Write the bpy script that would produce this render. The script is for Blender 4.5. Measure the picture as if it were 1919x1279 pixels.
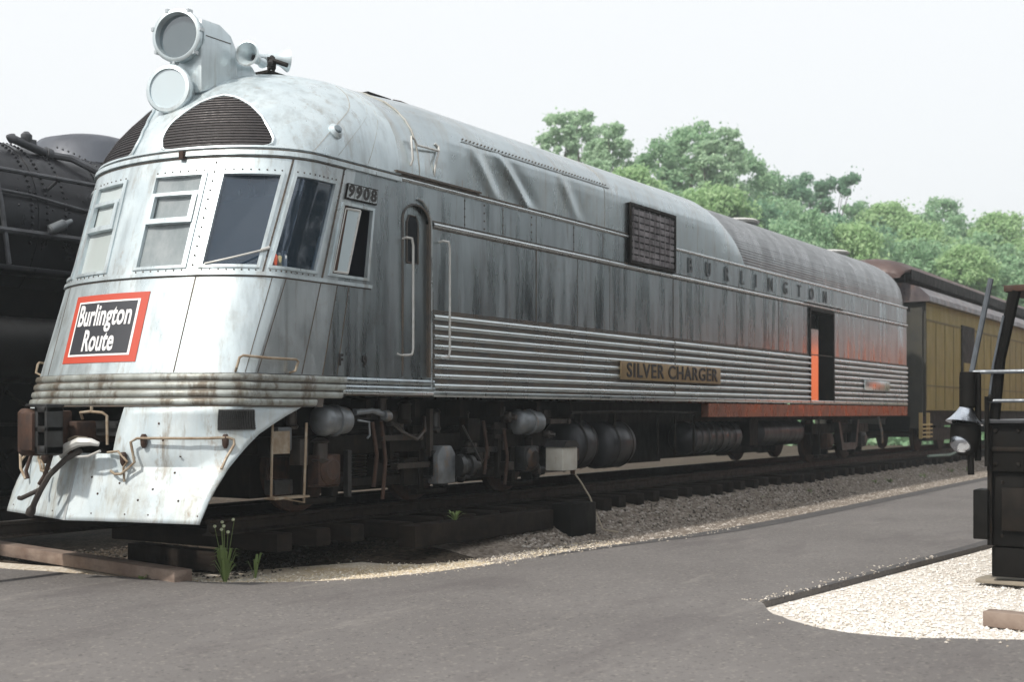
import bpy, bmesh, math, random
from mathutils import Vector, Matrix
R=math.radians; PI=math.pi
sc=bpy.context.scene
for o in list(bpy.data.objects): bpy.data.objects.remove(o)
# ---------------- camera ----------------
W_,H_=1919.,1279.
cd=bpy.data.cameras.new('camera'); cam=bpy.data.objects.new('camera',cd); sc.collection.objects.link(cam); sc.camera=cam
cam.location=(0,-9.74,1.6)
cam.rotation_euler=(R(90),0,R(33.18-90))
cd.sensor_width=36; cd.lens=36*2300/W_; cd.shift_y=(774-H_/2)/W_; cd.clip_end=2000; cd.clip_start=.1
cd.dof.use_dof=True; cd.dof.focus_distance=12.5; cd.dof.aperture_fstop=1.9
# ---------------- world / sun ----------------
SUN_EL=R(47); SUN_AZ=R(169)   # direction towards the sun, angle from +X
w=bpy.data.worlds.new('World'); sc.world=w; w.use_nodes=True
nt=w.node_tree; nt.nodes.clear()
out=nt.nodes.new('ShaderNodeOutputWorld'); bg=nt.nodes.new('ShaderNodeBackground'); sky=nt.nodes.new('ShaderNodeTexSky')
sky.sky_type='NISHITA'; sky.sun_disc=False; sky.sun_elevation=SUN_EL; sky.sun_rotation=R(90)-SUN_AZ; sky.dust_density=6; sky.air_density=1.0; sky.altitude=100
mx=nt.nodes.new('ShaderNodeMixRGB'); mx.inputs[0].default_value=.88; mx.inputs[2].default_value=(8.7,8.85,8.95,1)
nt.links.new(sky.outputs[0],mx.inputs[1]); nt.links.new(mx.outputs[0],bg.inputs[0]); bg.inputs[1].default_value=.097
nt.links.new(bg.outputs[0],out.inputs[0])
sl=bpy.data.lights.new('sun','SUN'); sl.energy=3.0; sl.angle=R(2.5); sl.color=(1,.95,.87)
so=bpy.data.objects.new('sun',sl); sc.collection.objects.link(so)
sd=Vector((math.cos(SUN_EL)*math.cos(SUN_AZ),math.cos(SUN_EL)*math.sin(SUN_AZ),math.sin(SUN_EL)))
so.rotation_euler=sd.to_track_quat('Z','Y').to_euler(); so.location=(-20,10,30)
vs=sc.view_settings; vs.view_transform='Standard'; vs.look='None'; vs.exposure=0.40; vs.gamma=1
rnd=random.Random(7)
# ---------------- helpers ----------------
WL={}
def tag(o,label=None,cat=None,group=None,kind=None):
    if label: o['label']=label
    if cat: o['category']=cat
    if group: o['group']=group
    if kind: o['kind']=kind
    return o
def empty(name,loc,label,cat,group=None):
    o=bpy.data.objects.new(name,None); sc.collection.objects.link(o); o.location=loc; o.empty_display_size=.3
    WL[o.name]=Vector(loc); return tag(o,label,cat,group)
class M:
    def __init__(s): s.v=[]; s.f=[]
    def add(s,vs,fs):
        b=len(s.v); s.v+= [tuple(v) for v in vs]; s.f+= [tuple(b+i for i in f) for f in fs]; return s
    def box(s,x0,x1,y0,y1,z0,z1):
        x0,x1=sorted((x0,x1)); y0,y1=sorted((y0,y1)); z0,z1=sorted((z0,z1))
        return s.add([(x0,y0,z0),(x1,y0,z0),(x1,y1,z0),(x0,y1,z0),(x0,y0,z1),(x1,y0,z1),(x1,y1,z1),(x0,y1,z1)],
            [(0,3,2,1),(4,5,6,7),(0,1,5,4),(1,2,6,5),(2,3,7,6),(3,0,4,7)])
    def obox(s,c,ax,hx,hy,hz):   # oriented box: ax = matrix 3x3
        vs=[]
        for sz in(-1,1):
            for sx,sy in((-1,-1),(1,-1),(1,1),(-1,1)): vs.append(Vector(c)+ax@Vector((sx*hx,sy*hy,sz*hz)))
        return s.add(vs,[(0,3,2,1),(4,5,6,7),(0,1,5,4),(1,2,6,5),(2,3,7,6),(3,0,4,7)])
    def lathe(s,c,axis,prof,n=24,cap=True):   # prof: list of (t,r) along axis from c
        a=Vector(axis).normalized(); u=a.orthogonal().normalized(); w=a.cross(u); c=Vector(c); b=[]
        for t,r in prof:
            for k in range(n):
                q=2*PI*k/n; b.append(c+a*t+(u*math.cos(q)+w*math.sin(q))*r)
        fs=[]
        for i in range(len(prof)-1):
            for k in range(n): fs.append((i*n+k,i*n+(k+1)%n,(i+1)*n+(k+1)%n,(i+1)*n+k))
        if cap: fs.append(tuple(range(n-1,-1,-1))); fs.append(tuple((len(prof)-1)*n+k for k in range(n)))
        return s.add(b,fs)
    def cyl(s,a,b,r,n=16,r2=None):
        a=Vector(a);b=Vector(b); return s.lathe(a,b-a,[(0,r),((b-a).length,r if r2 is None else r2)],n)
    def tube(s,pts,r,n=8):
        pts=[Vector(p) for p in pts]; b=[]; fs=[]
        t0=(pts[1]-pts[0]).normalized(); u=t0.orthogonal().normalized()
        for i,p in enumerate(pts):
            t=(pts[min(i+1,len(pts)-1)]-pts[max(i-1,0)]).normalized()
            u=(u-t*u.dot(t)).normalized(); w=t.cross(u)
            rr=r[i] if isinstance(r,(list,tuple)) else r
            for k in range(n):
                q=2*PI*k/n; b.append(p+(u*math.cos(q)+w*math.sin(q))*rr)
        for i in range(len(pts)-1):
            for k in range(n): fs.append((i*n+k,i*n+(k+1)%n,(i+1)*n+(k+1)%n,(i+1)*n+k))
        fs.append(tuple(range(n-1,-1,-1))); fs.append(tuple((len(pts)-1)*n+k for k in range(n)))
        return s.add(b,fs)
    def grid(s,rows,keep=None):
        nr=len(rows); nc=len(rows[0]); fs=[]
        for i in range(nr-1):
            for j in range(nc-1):
                if keep is None or keep(i,j): fs.append((i*nc+j,i*nc+j+1,(i+1)*nc+j+1,(i+1)*nc+j))
        return s.add([p for r in rows for p in r],fs)
    def slab(s,outer,inner):   # two grids of the same shape, closed at the rim
        nr=len(outer); nc=len(outer[0]); n=nr*nc
        vs=[p for r in outer for p in r]+[p for r in inner for p in r]; fs=[]
        for i in range(nr-1):
            for j in range(nc-1):
                a=i*nc+j; fs.append((a,a+1,a+nc+1,a+nc)); fs.append((n+a,n+a+nc,n+a+nc+1,n+a+1))
        for j in range(nc-1):
            fs.append((j+1,j,n+j,n+j+1)); a=(nr-1)*nc+j; fs.append((a,a+1,n+a+1,n+a))
        for i in range(nr-1):
            a=i*nc; fs.append((a,a+nc,n+a+nc,n+a)); a=i*nc+nc-1; fs.append((a+nc,a,n+a,n+a+nc))
        return s.add(vs,fs)
    def prism(s,poly,fn0,fn1):   # poly 2D -> two 3D placements
        n=len(poly); a=[fn0(*p) for p in poly]; b=[fn1(*p) for p in poly]
        return s.add(a+b,[tuple(range(n)),tuple(range(2*n-1,n-1,-1))]+[(i,n+i,n+(i+1)%n,(i+1)%n) for i in range(n)])
    def build(s,name,mat,parent=None,smooth=None,label=None,bev=None,fix=True):
        me=bpy.data.meshes.new(name)
        c=Vector([(min(v[i] for v in s.v)+max(v[i] for v in s.v))/2 for i in range(3)])
        me.from_pydata([Vector(v)-c for v in s.v],[],s.f); me.update()
        if fix:
            bm=bmesh.new(); bm.from_mesh(me); bmesh.ops.recalc_face_normals(bm,faces=bm.faces)
            if bev: bmesh.ops.bevel(bm,geom=[e for e in bm.edges if len(e.link_faces)==2 and e.calc_face_angle(0)>R(40)],offset=bev,segments=2,affect='EDGES',profile=.5,clamp_overlap=True)
            bm.to_mesh(me); bm.free()
        if smooth is None: smooth=35
        if smooth:
            me.polygons.foreach_set('use_smooth',[True]*len(me.polygons)); me.set_sharp_from_angle(angle=R(smooth))
        if mat: me.materials.append(mat)
        o=bpy.data.objects.new(name,me); sc.collection.objects.link(o)
        pw=WL[parent.name] if parent else Vector((0,0,0))
        o.parent=parent; o.location=c-pw; WL[o.name]=c
        if label: o['label']=label
        return o
def bx(name,mat,parent,*a,bev=None,label=None): return M().box(*a).build(name,mat,parent,bev=bev,label=label)
# ---------------- materials ----------------
def mat(name): 
    m=bpy.data.materials.new(name); m.use_nodes=True; t=m.node_tree
    return m,t,t.nodes['Principled BSDF']
def N(t,typ,**k):
    n=t.nodes.new(typ)
    for a,b in k.items():
        if isinstance(a,str) and a.startswith('i_'):
            key=a[2:]; n.inputs[int(key) if key.isdigit() else key].default_value=b
        else: setattr(n,a,b)
    return n
def coords(t,scale=(1,1,1)):
    g=N(t,'ShaderNodeNewGeometry'); mp=N(t,'ShaderNodeMapping'); mp.inputs['Scale'].default_value=scale
    t.links.new(g.outputs['Position'],mp.inputs[0]); return mp.outputs[0]
def noise(t,scale,s=(1,1,1),detail=4,rough=.6):
    n=N(t,'ShaderNodeTexNoise'); n.inputs['Scale'].default_value=scale; n.inputs['Detail'].default_value=detail; n.inputs['Roughness'].default_value=rough
    t.links.new(coords(t,s),n.inputs['Vector']); return n.outputs['Fac']
def ramp(t,src,stops):
    r=N(t,'ShaderNodeValToRGB'); e=r.color_ramp.elements
    while len(e)<len(stops): e.new(.5)
    for i,(p,c) in enumerate(stops): e[i].position=p; e[i].color=(c if len(c)==4 else (*c,1)) if hasattr(c,'__len__') else (c,c,c,1)
    t.links.new(src,r.inputs[0]); return r.outputs[0]
def mix(t,fac,a,b,mode='MIX'):
    n=N(t,'ShaderNodeMixRGB',blend_type=mode)
    for i,x in enumerate((fac,a,b)):
        if hasattr(x,'is_linked') or isinstance(x,bpy.types.NodeSocket): t.links.new(x,n.inputs[i])
        else: n.inputs[i].default_value=x if i==0 else (*x,1)
    return n.outputs[0]
def bump(t,p,src,st,dist=.01):
    b=N(t,'ShaderNodeBump'); b.inputs['Strength'].default_value=st; b.inputs['Distance'].default_value=dist
    t.links.new(src,b.inputs['Height']); t.links.new(b.outputs[0],p.inputs['Normal'])
def worn(name,c1,c2,metal=0,rough=.5,ns=3,rust=None,rust_amt=.6,streak=None,sstretch=(6,6,.5),bst=.15,bscale=20,rr=.15,wave=0,bd=.006,spec=.5,drip=None,rw=.1,sb=None):
    m,t,p=mat(name)
    col=mix(t,ramp(t,noise(t,ns),[(.3,0),(.7,1)]),c1,c2)
    if streak:
        col=mix(t,ramp(t,noise(t,1.6,sstretch,5),[(.48,0),(.75,.75)]),col,streak)
    if rust:
        col=mix(t,ramp(t,noise(t,2.3,(1.5,1.5,.6),8,.72),[(rust_amt,0),(rust_amt+rw,.85)]),col,rust)
    if drip:
        col=mix(t,ramp(t,noise(t,8,(1,1,.10),5,.7),[(.56,0),(.70,.65)]),col,drip); col=mix(t,ramp(t,noise(t,2.6,(1,1,.8),7,.75),[(.55,0),(.72,.5)]),col,drip)
    t.links.new(col,p.inputs['Base Color']); p.inputs['Metallic'].default_value=metal
    r=ramp(t,noise(t,ns*2.2,(2.2,1,.22) if sb else (1,1,.4)),[(.3,max(0,rough-rr)),(.7,min(1,rough+rr))]); t.links.new(r,p.inputs['Roughness'])
    if wave:
        b1=N(t,'ShaderNodeBump'); b1.inputs['Strength'].default_value=wave; b1.inputs['Distance'].default_value=.03; t.links.new(noise(t,1.3,(1.2,1,.7),2),b1.inputs['Height'])
        b=N(t,'ShaderNodeBump'); b.inputs['Strength'].default_value=bst; b.inputs['Distance'].default_value=bd
        t.links.new(noise(t,bscale,sb or (1,1,1),3 if sb else 4),b.inputs['Height']); t.links.new(b1.outputs[0],b.inputs['Normal']); t.links.new(b.outputs[0],p.inputs['Normal'])
    elif bst: bump(t,p,noise(t,bscale),bst,bd)
    p.inputs['Specular IOR Level'].default_value=spec
    return m
def plain(name,c,metal=0,rough=.5):
    m,t,p=mat(name); p.inputs['Base Color'].default_value=(*c,1); p.inputs['Metallic'].default_value=metal; p.inputs['Roughness'].default_value=rough; return m
RUST=(.20,.085,.035)
SILVER=worn('silver_paint',(.52,.60,.635),(.63,.70,.725),.55,.40,2.2,rust=(.30,.21,.13),rust_amt=.64,streak=(.36,.40,.41),sstretch=(5,5,.35),wave=.4,drip=(.34,.33,.30))
PILOT=worn('pilot_paint',(.44,.52,.56),(.60,.66,.68),.1,.5,3.5,rust=(.24,.18,.12),rust_amt=.575,streak=(.36,.35,.29),sstretch=(4,4,.6),wave=.8,drip=(.22,.185,.14))
BAND=worn('weathered_fluting',(.40,.43,.42),(.24,.25,.22),.3,.5,6,rust=(.11,.085,.06),rust_amt=.50,streak=(.16,.15,.12),sstretch=(2,2,6))
STEEL=worn('stainless_steel',(.46,.515,.54),(.39,.44,.465),.97,.31,.9,rust=(.19,.15,.12),rust_amt=.62,rw=.3,drip=(.22,.20,.185),streak=(.28,.30,.32),sstretch=(3.2,3.2,.22),wave=.3,bst=.25,bscale=4,sb=(1.2,1,.16),bd=.02,rr=.15)
ROOFM=worn('roof_steel',(.50,.56,.58),(.42,.47,.49),.92,.30,1.2,rust=(.32,.26,.2),rust_amt=.62,rw=.25,drip=(.34,.32,.29),streak=(.40,.40,.37),sstretch=(3,.6,.6),wave=.3,bst=.05,rr=.08)
FLUTE=worn('fluted_steel',(.72,.77,.78),(.60,.65,.66),1,.30,2,rust=(.3,.2,.14),rust_amt=.80,streak=(.48,.49,.49),sstretch=(.6,1,3),bst=.05,rr=.07)
FLROOF=worn('fluted_roof_steel',(.27,.275,.28),(.21,.215,.22),.9,.36,1.5,rust=(.26,.2,.16),rust_amt=.62,bst=.05)
MOLD=worn('molding_steel',(.62,.66,.67),(.50,.53,.54),.9,.3,3,rust=(.25,.15,.1),rust_amt=.64)
SEAM=worn('seam_grime_and_rib_shade',(.07,.07,.07),(.13,.10,.075),.2,.7,5)
PLATE=worn('name_plate_brass',(.36,.25,.12),(.30,.22,.13),.35,.45,3,streak=(.22,.15,.1))
LETTER=plain('dark_lettering',(.03,.028,.028),.2,.5)
DLET=plain('shadow_dark_lettering',(.14,.15,.155),.6,.55)  # steel letters, darkened in colour for their shadow
LOUV=worn('grille_dark',(.016,.015,.017),(.028,.025,.026),.3,.55,8)
LOUVL=worn('grille_highlight',(.06,.054,.056),(.09,.08,.08),.3,.5,8)  # slats coloured lighter to draw their highlight lines
BLACK=worn('dirty_black',(.004,.004,.004),(.009,.008,.007),.1,.6,5,rust=(.02,.012,.008),rust_amt=.6,spec=.12)
UNDER=worn('underframe_grime',(.008,.0075,.007),(.018,.014,.011),.2,.6,6,rust=(.035,.02,.012),rust_amt=.58,spec=.15)
OILY=worn('oily_steel',(.06,.063,.066),(.03,.028,.026),.6,.42,6,rust=(.10,.055,.03),rust_amt=.58)
CYLG=worn('brake_cylinder_paint',(.24,.265,.285),(.12,.125,.13),.4,.45,5,rust=(.26,.15,.07),rust_amt=.55)
TANKM=worn('tank_paint',(.05,.053,.058),(.025,.025,.028),.5,.42,3,rust=(.08,.05,.03),rust_amt=.62)
RUSTM=worn('rusty_iron',(.075,.038,.024),(.032,.021,.018),.3,.7,9,rust=(.14,.07,.035),rust_amt=.58,bst=.4)
PIPE=worn('rusty_pipe',(.36,.31,.24),(.22,.15,.09),.2,.55,12)
STEAM=worn('locomotive_black',(.022,.023,.028),(.012,.012,.015),.4,.38,3,rust=(.055,.045,.04),rust_amt=.62,wave=.2)
SANDT=worn('sill_rusted_orange',(.30,.15,.11),(.20,.11,.085),.8,.32,4,streak=(.48,.17,.08),sstretch=(1.5,1,.8))
REDP=plain('emblem_red',(.50,.075,.045),0,.45)
WHITEP=plain('emblem_white',(.80,.80,.80),0,.45)
DGREY=plain('emblem_black',(.045,.047,.055),0,.4)
RAILM=worn('rail_steel',(.018,.014,.012),(.035,.025,.018),.5,.55,8)
WOODT=worn('creosote_timber',(.009,.007,.006),(.02,.015,.012),0,.85,4,streak=(.03,.023,.018),sstretch=(5,1,6),bst=.5,bscale=30,spec=.1)
WOODL=worn('weathered_beam',(.16,.11,.085),(.28,.22,.18),0,.85,3,streak=(.09,.06,.05),sstretch=(6,1,6),bst=.5,bscale=25)
OLIVE=worn('olive_yellow_paint',(.225,.175,.035),(.175,.135,.03),0,.6,1.5,rust=(.10,.065,.03),rust_amt=.66,streak=(.17,.13,.045),sstretch=(3,3,.3))
MAROON=worn('old_roof_canvas',(.06,.038,.036),(.095,.058,.052),.1,.6,2,rust=(.15,.09,.07),rust_amt=.60)
EAVE=worn('eave_flashing',(.075,.068,.078),(.14,.115,.115),.5,.4,3,rust=(.22,.13,.1),rust_amt=.55)
ORANGE=worn('orange_railcar_paint',(.85,.17,.03),(.78,.13,.025),0,.45,2)
HOODB=worn('hood_black',(.008,.008,.008),(.014,.013,.013),.1,.5,3,spec=.2)
RAILP=worn('grey_rail_pipe',(.11,.125,.145),(.07,.08,.09),.3,.45,10)
def pane(name,dif,trans,tint,rough=.03,dust=.35,ior=1.6):
    m,t,p=mat(name); t.nodes.remove(p); o=t.nodes['Material Output']
    d=N(t,'ShaderNodeBsdfDiffuse'); d.inputs[0].default_value=(*dif,1)
    col=mix(t,ramp(t,noise(t,3.5,(1,1,.6),6,.7),[(.35,0),(.75,dust)]),dif,(.5,.53,.54)); t.links.new(col,d.inputs[0])
    tr=N(t,'ShaderNodeBsdfTransparent'); tr.inputs[0].default_value=(*tint,1)
    g=N(t,'ShaderNodeBsdfGlossy'); g.inputs['Roughness'].default_value=rough; g.inputs[0].default_value=(.9,.95,1,1)
    a=N(t,'ShaderNodeMixShader'); a.inputs[0].default_value=trans; t.links.new(d.outputs[0],a.inputs[1]); t.links.new(tr.outputs[0],a.inputs[2])
    lw=N(t,'ShaderNodeFresnel'); lw.inputs[0].default_value=ior
    b=N(t,'ShaderNodeMixShader'); t.links.new(lw.outputs[0],b.inputs[0]); t.links.new(a.outputs[0],b.inputs[1]); t.links.new(g.outputs[0],b.inputs[2]); t.links.new(b.outputs[0],o.inputs[0]); return m
GLASSD=pane('dark_window_glass',(.028,.062,.105),.72,(.82,.88,.98),dust=.12)
GLASSG=pane('dusty_sky_window_glass',(.24,.28,.29),.2,(.7,.75,.8),.12,.7)  # pale diffuse colour paints sky reflection along with dust
GLASSW=pane('sky_pale_window_glass',(.46,.52,.51),.1,(.7,.75,.8),.15,.8)  # paler still, sky reflection painted into the far front pane
LENS=pane('headlight_lens',(.12,.17,.19),.5,(.85,.9,.95),.02,.12,2.3)
LENSW=pane('frosted_lens_and_sheen',(.52,.62,.66),.1,(.8,.85,.9),.25,.3,2.5)
MIRROR=plain('reflector_mirror',(.75,.8,.8),1,.08)
# ---------------- nose geometry ----------------
def lerp(tab,z):
    if z<=tab[0][0]: return tab[0][1]
    for (a,b),(c,d) in zip(tab,tab[1:]):
        if z<=c: return b+(d-b)*(z-a)/(c-a)
    return tab[-1][1]
TIP=[(.59,7.27),(1.8,7.60),(2.94,7.90),(3.94,8.17),(4.15,8.23),(4.3,8.28),(4.45,8.36),(4.6,8.48),(4.77,8.64),(4.9,8.79),(5.0,8.93),(5.1,9.12),(5.2,9.36),(5.27,9.6),(5.32,9.82),(5.36,10.1)]
XS=[(1.6,8.12),(2.,8.28),(2.98,8.69),(3.94,9.09),(4.15,9.17),(4.45,9.54),(4.77,10.0),(5.0,10.2),(5.36,10.35)]
HB=[(4.13,1.5),(4.3,1.49),(4.45,1.465),(4.6,1.42),(4.75,1.345),(4.88,1.24),(5.0,1.10),(5.1,.95),(5.17,.82),(5.23,.68),(5.28,.52),(5.32,.36),(5.345,.2),(5.36,.02)]
XJ=10.4
def ring(s,z):
    g=1 if s>=0 else -1; s=abs(s); t=lerp(TIP,z); x=lerp(XS,z); b=lerp(HB,z)
    if s<=1: a=s*PI/2; return Vector((x-(x-t)*math.cos(a), -g*b*math.sin(a),z))
    return Vector((x+(XJ-x)*(s-1), -g*b,z))
def nrm(s,z):
    e=.01; a=ring(s+e,z)-ring(s-e,z); b=ring(s,z+e)-ring(s,z-e); n=a.cross(b).normalized()
    ok=(n.y*(-1 if s>0 else 1)>0) if abs(s)>.5 else n.x<0
    return n if ok else -n
def rp(s,z,off=0):
    return ring(s,z)+nrm(s,z)*off if off else ring(s,z)
def lin(a,b,n): return [a+(b-a)*i/n for i in range(n+1)]
def patch(m,s0,s1,z0,z1,off,th,ns=None,nz=2):
    ns=ns or max(2,int(abs(s1-s0)*16)+1)
    S=lin(s0,s1,ns); Z=lin(z0,z1,nz)
    return m.slab([[rp(s,z,off) for s in S] for z in Z],[[rp(s,z,off-th) for s in S] for z in Z])
# ================= SILVER LOCOMOTIVE =================
L=empty('streamlined_locomotive',(18,0,.56),'silver streamlined diesel locomotive with round shovel nose and fluted sides','locomotive')
WIN=[(.08,.36),(.42,.76),(.82,1.23),(1.33,1.69)]; WZ=(2.97,3.93)
wins=[]
for a,b in WIN[:3]: wins+=[(a,b,*WZ),(-b,-a,*WZ)]
wins+=[(WIN[3][0],WIN[3][1],2.97,3.74),(-WIN[3][1],-WIN[3][0],2.97,3.74)]
Sg=sorted(set([round(x,3) for x in lin(-2,2,64)]+[-.97,.97,-1.42,1.42]+[v for q in wins for v in q[:2]]))
Zg=[1.97,2.1,2.3,2.5,2.7,2.85,2.97,3.15,3.35,3.55,3.74,3.85,3.93,4.02,4.13]
def kp(i,j):
    sm=(Sg[j]+Sg[j+1])/2; zm=(Zg[i]+Zg[i+1])/2
    return not any(a<sm<b and c<zm<d for a,b,c,d in wins)
m=M()
def shell_piece(m,s0,s1,g=0):
    for i in range(len(Zg)-1):
        for j in range(len(Sg)-1):
            sm=(Sg[j]+Sg[j+1])/2
            if s0<abs(sm)<s1 and kp(i,j) and g*sm>=0: m.add([ring(Sg[j],Zg[i]),ring(Sg[j+1],Zg[i]),ring(Sg[j+1],Zg[i+1]),ring(Sg[j],Zg[i+1])],[(0,1,2,3)])
    me=m; return me
def weld(o):
    bm=bmesh.new(); bm.from_mesh(o.data); bmesh.ops.remove_doubles(bm,verts=bm.verts,dist=.0005); bmesh.ops.recalc_face_normals(bm,faces=bm.faces); bm.to_mesh(o.data); bm.free()
    o.data.polygons.foreach_set('use_smooth',[True]*len(o.data.polygons)); o.data.set_sharp_from_angle(angle=R(30)); return o
shell_piece(m,0,.97)
SILV2=worn('silver_side_shading',(.56,.62,.65),(.66,.71,.73),.85,.34,2.2,rust=(.30,.21,.13),rust_amt=.62,rw=.25,drip=(.32,.30,.28),streak=(.36,.40,.41),sstretch=(5,5,.35),wave=.25,rr=.08)  # material step standing in for the nose's gradual reflected darkening
for g in (1,-1):
    m2=M(); shell_piece(m2,.97,1.42,g); weld(m2.build('cab_side_panel',SILV2,L))
    m2=M(); shell_piece(m2,1.42,2.1,g); weld(m2.build('cab_side_panel',STEEL,L))
# reveals of window openings
for a,b,c,d in wins:
    S=lin(a,b,4)
    for z in (c,d): m.grid([[rp(s,z) for s in S],[rp(s,z,-.06) for s in S]])
    for s in (a,b): m.grid([[rp(s,z) for z in lin(c,d,3)],[rp(s,z,-.06) for z in lin(c,d,3)]])
weld(m.build('cab_shell',SILVER,L,smooth=30,label='white-silver curved nose panels'))
# dome
Zd=[p[0] for p in HB]+[4.2,4.37,4.52,4.68,4.82,4.94,5.05,5.135,5.2,5.255,5.3,5.333]; Zd=sorted(set(Zd))
Sd=lin(-2,2,64)
M().grid([[ring(s,z) for s in Sd] for z in Zd]).build('dome_roof',SILVER,L,smooth=60,label='rounded silver dome above the cab windows')
# moldings round the nose
m=M(); patch(m,-2,2,4.09,4.135,.028,.03,64,1); patch(m,-2,2,4.165,4.185,.02,.025,64,1); m.build('cab_molding',SILVER,L,smooth=50)
m=M(); patch(m,-1.72,1.72,2.895,2.93,.02,.02,56,1); m.build('window_sill_molding',SILVER,L,smooth=50)
m=M(); patch(m,-2,2,4.139,4.158,.004,.01,64,1); patch(m,-1.72,1.72,2.882,2.893,.004,.01,56,1); patch(m,-1.3,1.3,4.07,4.085,.004,.01,40,1); m.build('molding_grime',SEAM,L,smooth=50)
# pillar strips and window frames
for s in (.79,1.28): 
    for g in (1,-1): patch(M(),g*s-.006,g*s+.006,2.94,4.08,.007,.01,1,6).build('pillar_cover_strip',SEAM,L)
for q,(a,b,c,d) in enumerate(wins):
    k=q//2; f=M(); e=.022
    for (s0,s1,z0,z1) in ((a,b,c,c+.028),(a,b,d-.03,d),(a,a+e,c+.028,d-.03),(b-e,b,c+.028,d-.03)): patch(f,s0,s1,z0,z1,.014,.045,None,4)
    fr=f.build('window_frame',SILVER,L)
    if k==0:
        f=M(); patch(f,a+e,b-e,3.42,3.47,.030,.05); patch(f,a+e,b-e,3.70,3.735,.018,.05)
        patch(f,a+e,a+.045,3.47,3.70,.030,.04); patch(f,b-.045,b-e,3.47,3.70,.030,.04); f.build('sash_bar',SILVER,fr)
    if k<3:
        # flat pane: 1 quad-ish slab between the four corners
        p=M(); o=-.02
        P=[[rp(a+e,c+.02,o),rp(b-e,c+.02,o)],[rp(a+e,d-.02,o),rp(b-e,d-.02,o)]]
        if k==2: # follows the shell
            S=lin(a+e,b-e,5); P=[[rp(s,z,-.02) for s in S] for z in (c+.02,d-.02)]
        I=[[v-nrm((a+b)/2,3.4)*.008 for v in r] for r in P]
        p.slab(P,I).build('window_pane',(GLASSG if a>0 else GLASSW) if k==0 else GLASSD,fr)
# rivets along window edges
m=M()
for a,b,c,d in wins[:6]:
    n=int(abs(b-a)*16)+2
    for z in (c-.018,d+.018):
        for s in lin(a+.02,b-.02,n): m.lathe(rp(s,z,-.002),nrm(s,z),[(0,.010),(.008,.006)],6)
for s in (.39,.79,1.28):
    for z in lin(3.0,4.02,11): m.lathe(rp(s,z,.004),nrm(s,z),[(0,.011),(.009,.006)],6)
m.build('rivet_row',SEAM,L)
# number board 9908
m=M(); patch(m,1.34,1.70,3.775,3.94,.02,.03); nb=m.build('number_board',UNDER,L)
def text_mesh(txt,size,bold=0,sx=1,space=1,align='CENTER'):
    c=bpy.data.curves.new('t','FONT'); c.body=txt; c.size=size; c.offset=bold; c.align_x=align; c.align_y='CENTER'; c.space_character=space; c.resolution_u=4
    o=bpy.data.objects.new('t',c); sc.collection.objects.link(o); bpy.context.view_layer.update()
    me=bpy.data.meshes.new_from_object(o.evaluated_get(bpy.context.evaluated_depsgraph_get())); bpy.data.objects.remove(o)
    vs=[(v.co.x*sx,v.co.y) for v in me.vertices]; fs=[tuple(p.vertices) for p in me.polygons]; bpy.data.meshes.remove(me)
    return vs,fs
def letters(name,txt,size,place,mt,parent,bold=0,sx=1,space=1,label=None,th=.004):
    """place(u,v,h) -> 3D"""
    vs,fs=text_mesh(txt,size,bold,sx,space); m=M(); n=len(vs)
    cnt={}
    for f in fs:
        for i in range(len(f)):
            a,b=f[i],f[(i+1)%len(f)]; k=(min(a,b),max(a,b)); cnt.setdefault(k,[]).append((a,b))
    m.add([place(x,y,th) for x,y in vs]+[place(x,y,0) for x,y in vs],
          fs+[tuple(n+i for i in reversed(f)) for f in fs]+[(v[0][1],v[0][0],n+v[0][0],n+v[0][1]) for v in cnt.values() if len(v)==1])
    return m.build(name,mt,parent,smooth=0,label=label,fix=False)
# plates behind individual digits
for i,ch in enumerate('9908'):
    s=1.387+.088*i; m=M(); patch(m,s-.041,s+.041,3.788,3.928,.0235,.006); m.build('digit_plate',MOLD,nb)
    letters('digit',ch,.172,lambda u,v,h,s=s: rp(s+u/1.35,3.858+v,.024+h),LETTER,nb,bold=.007,sx=1.05)
# side wall strip + emblem
m=M(); patch(m,-.275,.205,2.08,2.755,.006,.012,10,4); emb=m.build('emblem_plate',REDP,L,label='red bordered square emblem on the nose')
m=M(); patch(m,-.235,.165,2.145,2.69,.0095,.006,10,4); m.build('emblem_border',WHITEP,emb)
m=M(); patch(m,-.222,.152,2.165,2.672,.0130,.006,10,4); m.build('emblem_panel',DGREY,emb)
SCs=-.035
for txt,zc,du,sz in (('Burlington',2.535,0,.29),('Route',2.285,.0,.29)):
    letters('emblem_lettering',txt,sz,lambda u,v,h: rp(SCs+(u)/2.36,zc+v*1.0,.0135+h),WHITEP,emb,bold=.0065,sx=.655,space=1.03)
# nose panel seams & ribs
for s in (-.79,-.42,.42,.87,1.0,1.28,1.42,1.52): patch(M(),s-.0035,s+.0035,1.975,2.88,.0025,.006,1,6).build('panel_seam',SEAM,L)
m=M()
RS=lin(-2,2,64)
def ringrib(m,S,zc,h,off,base=0):
    pr=[(zc-h/2,base),(zc-h*.36,base+off*.75),(zc-h*.12,base+off),(zc+h*.12,base+off),(zc+h*.36,base+off*.75),(zc+h/2,base)]
    m.slab([[rp(s,z,o) for s in S] for z,o in pr],[[rp(s,z,base-.02) for s in S] for z,o in pr])
for i,zc in enumerate((1.93,1.853,1.776,1.70)):
    xe=[1.58,1.58,1.565,1.40][i]
    ringrib(m,lin(-xe,xe,48),zc,.066,.020,.012)
m.build('nose_fluting',BAND,L,smooth=50,label='weathered horizontal ribs round the nose')
m=M(); patch(m,-1.45,1.45,1.655,1.965,.010,.02,48,2); m.build('fluting_backing',SEAM,L)
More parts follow.
